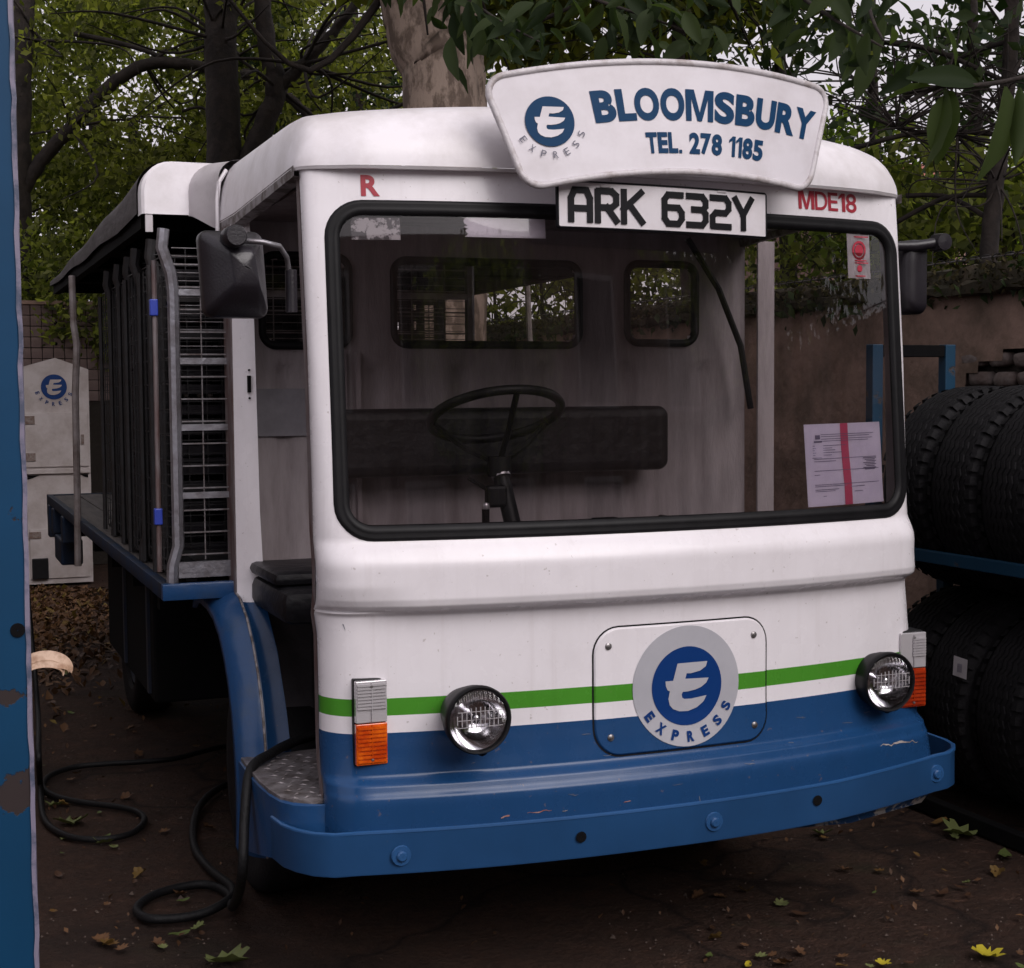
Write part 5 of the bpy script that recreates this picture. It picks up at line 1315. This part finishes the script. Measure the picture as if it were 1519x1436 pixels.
# big pale plane tree behind the cab
D = 8.6
T = thing('plane_tree', at(660, 900, D), 'big plane tree with thick pale mottled trunk rising behind the cab roof', 'tree'); T.location.z = 0
b = MB()
a0 = at(668, 700, D); a1 = at(655, 160, D); a2 = at(628, 60, D); a3 = at(605, -60, D); a4 = at(560, -500, D); a0b = Vector((a0.x, a0.y, 0))
limb(b, [a0b, a0, a1, a2, a3, a4], .25, .17, 20, 10, .006); b.build('trunk', M['bark_pale'], T, smooth='all')
b = MB(); limb(b, [at(700, 175, D + .1), at(695, 60, D + .1), at(700, -150, D), at(760, -420, D)], .10, .06, 10, 8, .01); b.build('limb', M['bark_pale'], T, smooth='all')
tips = []; b = MB(); branches(b, tips, [a3, a4, at(700, -200, D)], 26, 2.0, .03, 3); b.build('branches', M['bark_dark'], T, smooth='all')
pts = np.concatenate([crown_points(at(640, -520, D), (3.0, 2.6, 1.5), 160, 50, .28), crown_points(at(850, -60, D + 2), (1.8, 1.2, .75), 90, 60, .22)])
pts = np.concatenate([pts, crown_points((.6, 5.2, 5.9), (4.6, 3.2, 1.3), 420, 60, .26, .5)])  # extra crown added overhead, out of view, to block sky light
leaf_cloud('crown', T, pts, .14, M['leaf_olive'], droop=.4)

# left tree with the long arching limb
D = 13.5
T = thing('arching_tree', at(28, 900, D), 'dark tree at far left whose long limb arches over towards the cab', 'tree'); T.location.z = 0
b = MB(); q = at(30, 700, D); limb(b, [(q.x, q.y, 0), at(30, 700, D), at(27, 400, D), at(26, 260, D), at(30, 120, D), at(40, -100, D)], .15, .09, 10, 8, .01); b.build('trunk', M['bark_dark'], T, smooth='all')
b = MB(); limb(b, [at(30, 290, D), at(60, 240, D), at(105, 190, D), at(160, 130, D), at(215, 97, D), at(270, 95, D), at(330, 105, D), at(390, 118, D), at(435, 150, D), at(470, 185, D - .1)], .066, .040, 10, 8, .006); b.build('limb', M['bark_dark'], T, smooth='all')
b = MB(); limb(b, [at(110, 50, D), at(160, 60, D), at(215, 75, D), at(262, 95, D)], .025, .02, 6, 6); limb(b, [at(270, 165, D), at(300, 160, D), at(330, 185, D)], .015, .01, 6, 6)
tips = []; branches(b, tips, [at(105, 190, D), at(215, 97, D), at(330, 105, D), at(60, 60, D), at(40, -60, D)], 34, 1.1, .016, 5); b.build('branches', M['bark_dark'], T, smooth='all')
pts = np.concatenate([crown_points(at(170, 60, D + 1.5), (2.4, 1.2, 1.3), 170, 60, .20, holes=True), crown_points(at(120, 330, D + 2.2), (1.7, .8, 1.0), 110, 60, .18, holes=True), crown_points(at(300, 20, D + 1), (2.0, 1, 1.0), 110, 60, .20, holes=True)])
leaf_cloud('crown', T, pts, .078, M['leaf_mid'], droop=.4)

# second trunk
D = 12.5
T = thing('tall_tree', at(332, 900, D), 'tall brown trunked tree behind the arching limb, left of the cab roof', 'tree'); T.location.z = 0
b = MB(); q = at(335, 700, D); limb(b, [(q.x, q.y, 0), at(335, 700, D), at(335, 330, D), at(331, 180, D), at(328, 60, D), at(325, -100, D), at(330, -400, D)], .16, .12, 12, 8, .01); b.build('trunk', M['bark_dark'], T, smooth='all')
b = MB(); limb(b, [at(345, 290, D), at(390, 190, D), at(410, 130, D), at(395, 60, D), at(385, -40, D), at(370, -200, D)], .10, .06, 10, 8, .01); b.build('limb', M['bark_dark'], T, smooth='all')
b = MB(); limb(b, [at(405, 140, D), at(450, 95, D), at(500, 40, D), at(560, -40, D)], .06, .03, 8, 8, .01); b.build('limb', M['bark_dark'], T, smooth='all')
b = MB(); tips = []; branches(b, tips, [at(410, 130, D), at(328, 60, D), at(450, 95, D), at(385, -40, D)], 40, 1.3, .018, 8); b.build('branches', M['bark_dark'], T, smooth='all')
pts = np.concatenate([crown_points(at(400, 90, D + 1.2), (2.2, 1.2, 1.4), 150, 60, .2, holes=True), crown_points(at(250, 230, D + 2), (1.6, 1, 1.0), 80, 60, .2, holes=True)])
leaf_cloud('crown', T, pts, .074, M['leaf_olive'], droop=.4)

# far hedge of trees at the back, left
spots = [(-40, 250, 16, 2.6, 'leaf_mid', 'leafy tree far back beside the gate post'), (200, 330, 17, 2.3, 'leaf_mid', 'bushy tree far back above the deck canopy'), (420, 180, 18, 2.6, 'leaf_olive', 'leafy tree far back between the brown trunk and the plane tree'),
         (130, 90, 18, 2.4, 'leaf_mid', 'leafy tree far back under the arching limb'), (520, 60, 16, 1.9, 'leaf_dark', 'dark tree crown far back just left of the plane tree')]
for k, (px, py, D, rad, mt, lab) in enumerate(spots):
    c = at(px, py, D); T = thing('background_tree', (c.x, c.y, 0), lab, 'tree', 'trees beyond the yard')
    b = MB(); limb(b, [(c.x, c.y, 0), (c.x + .1, c.y, c.z * .6), (c.x, c.y, c.z + rad * .5)], .14, .05, 8, 6, .01); b.build('trunk', M['bark_dark'], T, smooth='all')
    b = MB(); branches(b, [], [(c.x, c.y, c.z), (c.x, c.y, c.z - rad * .4)], 22, rad * .9, .025, k); b.build('branches', M['bark_dark'], T, smooth='all')
    pts = crown_points(c, (rad, rad * .7, rad * .75), 170, 60, .20, holes=True); leaf_cloud('crown', T, pts, .082, M[mt], droop=.3)
# low shrubs behind the float on the left
for k, (px, py, D, rad) in enumerate(((165, 460, 12.6, .55), (60, 425, 12.9, .6), (215, 420, 13.5, .9))):
    c = at(px, py, D); T = thing('shrub', (c.x, c.y, 0), ('dark shrub growing beside the tiled wall, right of the far float', 'leafy shrub leaning over the tiled wall top', 'shrub behind the roll cages at left')[k], 'shrub')
    b = MB(); limb(b, [(c.x, c.y, 0), (c.x + .05, c.y, c.z * .6), (c.x, c.y, c.z)], .04, .015, 6, 5, .005); branches(b, [], [(c.x, c.y, c.z), (c.x, c.y, c.z - rad * .4)], 14, rad, .008, k + 30); b.build('stems', M['bark_dark'], T, smooth='all')
    leaf_cloud('foliage', T, crown_points(c, (rad, rad * .6, rad * .8), 50, 40, .12), .07, M['leaf_mid'])

# right side: trees and bushes beyond the wall
spots = [(1290, 120, 11.5, 1.5, 'leaf_dark', 'dark leafed tree beyond the wall behind the roof sign', 70, 34), (1440, 80, 9.5, 1.2, 'leaf_dark', 'dark leafed tree beyond the wall at the top right corner', 60, 30),
         (1150, 10, 11, 1.5, 'leaf_dark', 'dark leafed tree above the roof sign', 80, 34), (1000, -20, 10, 1.1, 'leaf_olive', 'olive leafed tree between plane tree and roof sign', 90, 40)]
for k, (px, py, D, rad, mt, lab, nc, per) in enumerate(spots):
    c = at(px, py, D); rad *= .9; T = thing('wallside_tree', (c.x, c.y, 0), lab, 'tree', 'trees beyond the right wall')
    b = MB(); limb(b, [(c.x + .3, c.y, 0), (c.x + .1, c.y, c.z * .6), (c.x, c.y, c.z + rad * .5)], .09, .03, 8, 6, .01); b.build('trunk', M['bark_dark'], T, smooth='all')
    b = MB(); branches(b, [], [(c.x, c.y, c.z), (c.x, c.y, c.z - rad * .5), (c.x + .4, c.y, c.z)], 40, rad * 1.1, .009, k + 60); b.build('branches', M['bark_dark'], T, smooth='all')
    pts = crown_points(c, (rad * 1.3, rad * .8, rad * .9), int(nc * .30), per, .12); leaf_cloud('crown', T, pts, .085, M[mt], droop=.5)
# dark leaning trunk right
D = 6.6
T = thing('young_tree', at(1475, 420, D), 'young dark trunked tree standing just beyond the wall at right', 'tree'); T.location.z = 0
b = MB(); q = at(1468, 500, D); limb(b, [(q.x, q.y, 0), at(1466, 500, D), at(1468, 370, D), at(1478, 270, D), at(1490, 180, D), at(1500, 60, D), at(1505, -100, D)], .045, .03, 8, 8, .004); b.build('trunk', M['bark_dark'], T, smooth='all')
b = MB(); tips = []
branches(b, tips, [at(1478, 270, D), at(1490, 180, D), at(1420, 200, D), at(1330, 190, D), at(1400, 130, D)], 90, .55, .006, 17)
for s, e in (((1480, 290), (1330, 330)), ((1490, 200), (1250, 225)), ((1490, 120), (1270, 60)), ((1475, 330), (1345, 290)), ((1500, 60), (1340, 150))):
    p0, p1 = at(*s, D), at(*e, D + .3); b.tube(spline([p0, (p0 + p1) / 2 + Vector((0, 0, .05)), p1], 6), .012, 5)
b.build('branches', M['bark_dark'], T, smooth='all')
pts = crown_points(at(1440, 50, D), (1.0, .5, .4), 22, 20, .09); leaf_cloud('crown', T, pts, .075, M['leaf_dark'], droop=.6)
# bushes over the wall
for k, (px, py, D, rad, mt) in enumerate(((1275, 290, 10, .62, 'leaf_bright'), (1390, 330, 8.5, .55, 'leaf_mid'), (1500, 330, 8, .5, 'leaf_mid'), (1240, 370, 10.5, .6, 'leaf_mid'), (1060, 400, 12, .8, 'leaf_mid'), (800, 380, 12, .9, 'leaf_olive'), (1470, 310, 12, .6, 'leaf_bright'), (960, 400, 13, .8, 'leaf_mid'), (730, 400, 13.5, .9, 'leaf_mid'))):
    c = at(px, py, D); T = thing('bush', (c.x, c.y, 0), ('bright green bush behind the wall, beside the cab roof corner', 'mid green bush over the wall near the right mirror', 'green bush over the wall at the right edge', 'bush over the wall seen through the right of the windscreen', 'bush over the wall seen through the right rear cab window', 'bush seen through the middle rear cab window', 'yellow green bush farther back, behind the dark leaning trunk', 'bush showing between the two rear cab windows', 'bush at the left of the middle rear cab window')[k], 'bush', 'bushes beyond the right wall')
    b = MB(); limb(b, [(c.x, c.y, 0), (c.x + .05, c.y, c.z * .6), (c.x, c.y, c.z)], .03, .01, 6, 5, .005); branches(b, [], [(c.x, c.y, c.z), (c.x, c.y, c.z - rad * .4)], 26, rad * 1.2, .007, k + 80); b.build('stems', M['bark_dark'], T, smooth='all')
    leaf_cloud('foliage', T, crown_points(c, (rad * 1.2, rad * .7, rad * .8), 45, 34, .13), .075, M[mt])
# red-roofed house far off
hc = at(1415, 262, 40)
H = thing('house', (hc.x, hc.y, 0), 'distant house with red roof glimpsed through the twigs at right', 'house')
b = MB().box(hc.x - 4, hc.x + 4, hc.y, hc.y + 6, 0, hc.z - .2); b.build('wall', M['far_brick'], H)
b = MB(); b.add([(hc.x - 4.3, hc.y - .3, hc.z - .25), (hc.x + 4.3, hc.y - .3, hc.z - .25), (hc.x + 4.3, hc.y + 6.3, hc.z - .25), (hc.x - 4.3, hc.y + 6.3, hc.z - .25), (hc.x - 3, hc.y + 3, hc.z + .8), (hc.x + 3, hc.y + 3, hc.z + .8)], [(0, 1, 5, 4), (1, 2, 5), (2, 3, 4, 5), (3, 0, 4), (0, 3, 2, 1)]); b.build('roof', M['roof_tile'], H)
for i in range(4): MB().box(hc.x - 3.4 + i * 1.9, hc.x - 2.4 + i * 1.9, hc.y - .02, hc.y + .05, hc.z - 2.2, hc.z - .9).build('window', M['dark'], H)

# overhanging branches with large leaves, near the camera
def big_leaf_mesh(seed, n=7):
    r = random.Random(seed); rows = []
    for i in range(n + 1):
        t = i / n; wv = math.sin(PI * min(1, t * .96 + .02)) ** .8 * (1 - .35 * t) * (.17 + .05 * (seed % 3)); bend = -.22 * t * t
        rows.append([(-wv, t, bend + wv * .5 + .01 * math.sin(t * 20)), (-wv * .5, t, bend + wv * .18), (0, t, bend), (wv * .5, t, bend + wv * .18), (wv, t, bend + wv * .5 + .01 * math.cos(t * 17))])
    b = MB(); b.grid(rows); me = bpy.data.meshes.new('leaf'); me.from_pydata(b.v, [], b.f)
    a = me.attributes.new('leaf_rnd', 'FLOAT', 'POINT'); a.data.foreach_set('value', [r.random()] * len(b.v)); me.polygons.foreach_set('use_smooth', [True] * len(b.f)); me.materials.append(M['leaf_big']); return me
BLM = [big_leaf_mesh(i) for i in range(6)]
def hang_leaf(parent, p, direction, size, seed):
    me = BLM[seed % 6]; o = bpy.data.objects.new('leaf', me); COL.objects.link(o); o.parent = parent
    yv = Vector(direction).normalized(); zv = Vector((random.gauss(0, .5), random.gauss(-.5, .5), random.gauss(.6, .3))); xv = yv.cross(zv).normalized(); zv = xv.cross(yv)
    mm = Matrix((xv, yv, zv)).transposed().to_4x4(); o.matrix_local = Matrix.Translation(Vector(p) - origin(parent)) @ mm @ Matrix.Diagonal((size, size, size, 1))
def leafy_branch(pts, lab, nl, size, r=.010, spread=.9, droop=.9):
    P_ = spline(pts, 8); T = thing('overhanging_branch', P_[0], lab, 'branch', 'leafy branches hanging over the float')
    MB().tube(P_, r, 6, rs=[r * (1 - .7 * i / len(P_)) for i in range(len(P_))]).build('twig', M['bark_dark'], T, smooth='all')
    for i in range(nl):
        t = random.uniform(.1, 1); p = P_[min(len(P_) - 1, int(t * len(P_)))] + Vector((random.gauss(0, .07), random.gauss(0, .1), random.gauss(0, .06)))
        d = (random.gauss(0, spread), random.gauss(0, spread), random.gauss(-droop, .35)); hang_leaf(T, p, d, size * random.uniform(.6, 1.2), i)
D = 4.6
leafy_branch([at(560, -60, 6.5), at(660, -20, 6), at(740, 30, 5.6), at(800, 62, 5.4)], 'leafy branch hanging over the sign just right of the plane trunk', 95, .14)
leafy_branch([at(760, -60, 6), at(860, -10, 5.6), at(960, 25, 5.4), at(1030, 50, 5.3)], 'leafy branch hanging above the middle of the roof sign', 85, .13)
leafy_branch([at(1120, -80, 5.5), at(1170, -20, 5), at(1240, 30, 4.8), at(1310, 70, 4.6)], 'dark leafy branch hanging above the right half of the roof sign', 46, .13)
leafy_branch([at(1300, -60, 5.2), at(1290, 10, 4.8), at(1310, 60, 4.6)], 'dark drooping branch behind the roof sign corner', 22, .12)
# nearest right: broad drooping leaves
b_pts = [at(1600, 60, 3.4), at(1530, 110, 3.4), at(1440, 128, 3.4), at(1395, 128, 3.4), at(1350, 150, 3.4)]
P_ = spline(b_pts, 8); T = thing('overhanging_branch', P_[0], 'nearest branch at right edge with three broad drooping leaves', 'branch', 'leafy branches hanging over the float')
MB().tube(P_, .006, 6).build('twig', M['bark_dark'], T, smooth='all')
for (px, py, dx, dy, s) in ((1400, 130, .03, -1, .19), (1412, 135, -.22, -1, .16), (1490, 128, -.03, -1, .21), (1512, 130, .12, -1, .17), (1380, 128, -1, -.15, .14), (1450, 125, -1, .15, .16)):
    p = at(px, py, 3.4); hang_leaf(T, p, (dx, .1, dy), s, int(px))

# unseen brick building added behind the viewer to shape reflections and block low light

GB = thing('added_brick_building', (0, -13.5, 0), 'unseen brick building added behind the viewpoint to block low light', 'building')
b = MB().box(-12, 14, -15, -13, 0, 5.4); b.build('wall', M['far_brick'], GB)
for i in range(8):
    for z0 in (1.0, 3.4):
        x = -10.5 + i * 3.0
        f_ = MB().box(x, x + 1.3, -13.02, -12.985, z0, z0 + 1.6).build('window', M['old_white'], GB); MB().box(x + .07, x + 1.23, -12.984, -12.975, z0 + .07, z0 + 1.53).build('pane', M['dark'], f_)
for k, (x, y, z, rad, lab) in enumerate(((4.6, .2, 5.6, 2.3, 'unseen leafy tree added above the right wall to shade the tyre rack'), (4.9, -4.2, 3.6, 2.3, 'unseen leafy tree added right of the viewpoint to darken windscreen reflections'), (1.2, -11.2, 3.6, 2.0, 'unseen leafy tree added behind the viewpoint to break up reflections'), (-4.8, 4.6, 4.6, 2.4, 'unseen leafy tree added to shade the left side of the yard'))):  # out-of-view trees added to shade the yard and darken reflections
    T = thing('added_shade_tree', (x, y, 0), lab, 'tree', 'unseen trees added to shade the yard and its reflections')
    b = MB(); limb(b, [(x + .3, y, 0), (x, y, z * .5), (x, y, z)], .16, .07, 10, 6, .01); b.build('trunk', M['bark_dark'], T, smooth='all')
    b = MB(); branches(b, [], [(x, y, z), (x, y, z - 1)], 26, rad * .9, .03, 200 + k); b.build('branches', M['bark_dark'], T, smooth='all')
    leaf_cloud('crown', T, crown_points((x, y, z), (rad, rad, rad * .55), 230, 60, .24, .4), .13, M['leaf_mid'])

LW = thing('added_brick_wall', (-3.1, 4, 0), 'unseen brick wall added along the left to darken that side', 'wall')  # wall outside the view, added to cut sky light on the left
MB().box(-3.3, -3.1, .2, 12, 0, 2.5).build('wall_core', M['far_brick'], LW); MB().box(-3.34, -3.06, .2, 12, 2.505, 2.56).build('coping', M['moss'], LW)
# paint scratches on the body
def hit(px, py):
    lo, hi = -.4, .9
    for _ in range(50):
        mm = (lo + hi) / 2; p = unp(px, py, 1, mm)
        if SY(p.x, p.z) > mm: lo = mm
        else: hi = mm
    return unp(px, py, 1, lo)
def scratch(pix, wd, m, nm='paint_scratch'):
    pts = [hit(*q) for q in pix]; b = MB(); rows = [[], []]
    for i, p in enumerate(pts):
        w_ = wd * (.25 + .75 * math.sin(PI * (i + .5) / len(pts))) * random.uniform(.5, 1.2)
        for j, sg in enumerate((-1, 1)): zz = p.z + sg * w_; rows[j].append((p.x, SY(p.x, zz) - .0012, zz))
    b.grid(rows).build(nm, m, MF)
def line(x0, y0, x1, y1, n, j): return [(x0 + (x1 - x0) * i / n, y0 + (y1 - y0) * i / n + random.uniform(-j, j)) for i in range(n + 1)]
scratch(line(1306, 1106, 1361, 1099, 14, 2.2), .0028, M['chip_pale']); scratch(line(743, 1213, 756, 1209, 4, 1), .0022, M['chip_red']); scratch(line(782, 1206, 818, 1201, 9, 1.2), .0012, M['chip_red'])
scratch(line(834, 1203, 842, 1202, 3, .5), .001, M['chip_pale']); scratch(line(925, 1190, 936, 1188, 4, .6), .0012, M['chip_red']); scratch([(1037, 1181), (1038, 1187), (1039, 1193)], .003, M['chip_pale'])
scratch(line(1220, 1178, 1310, 1155, 18, 1.5), .0012, M['dark']); scratch(line(508, 925, 512, 935, 3, 1), .002, M['chip_grey'])
for k in range(16): x = random.uniform(540, 1300); y = random.uniform(1120, 1215) - (x - 500) * .09; scratch(line(x, y, x + random.uniform(4, 16), y - random.uniform(0, 2), 4, .8), .0008, M['chip_grey'])
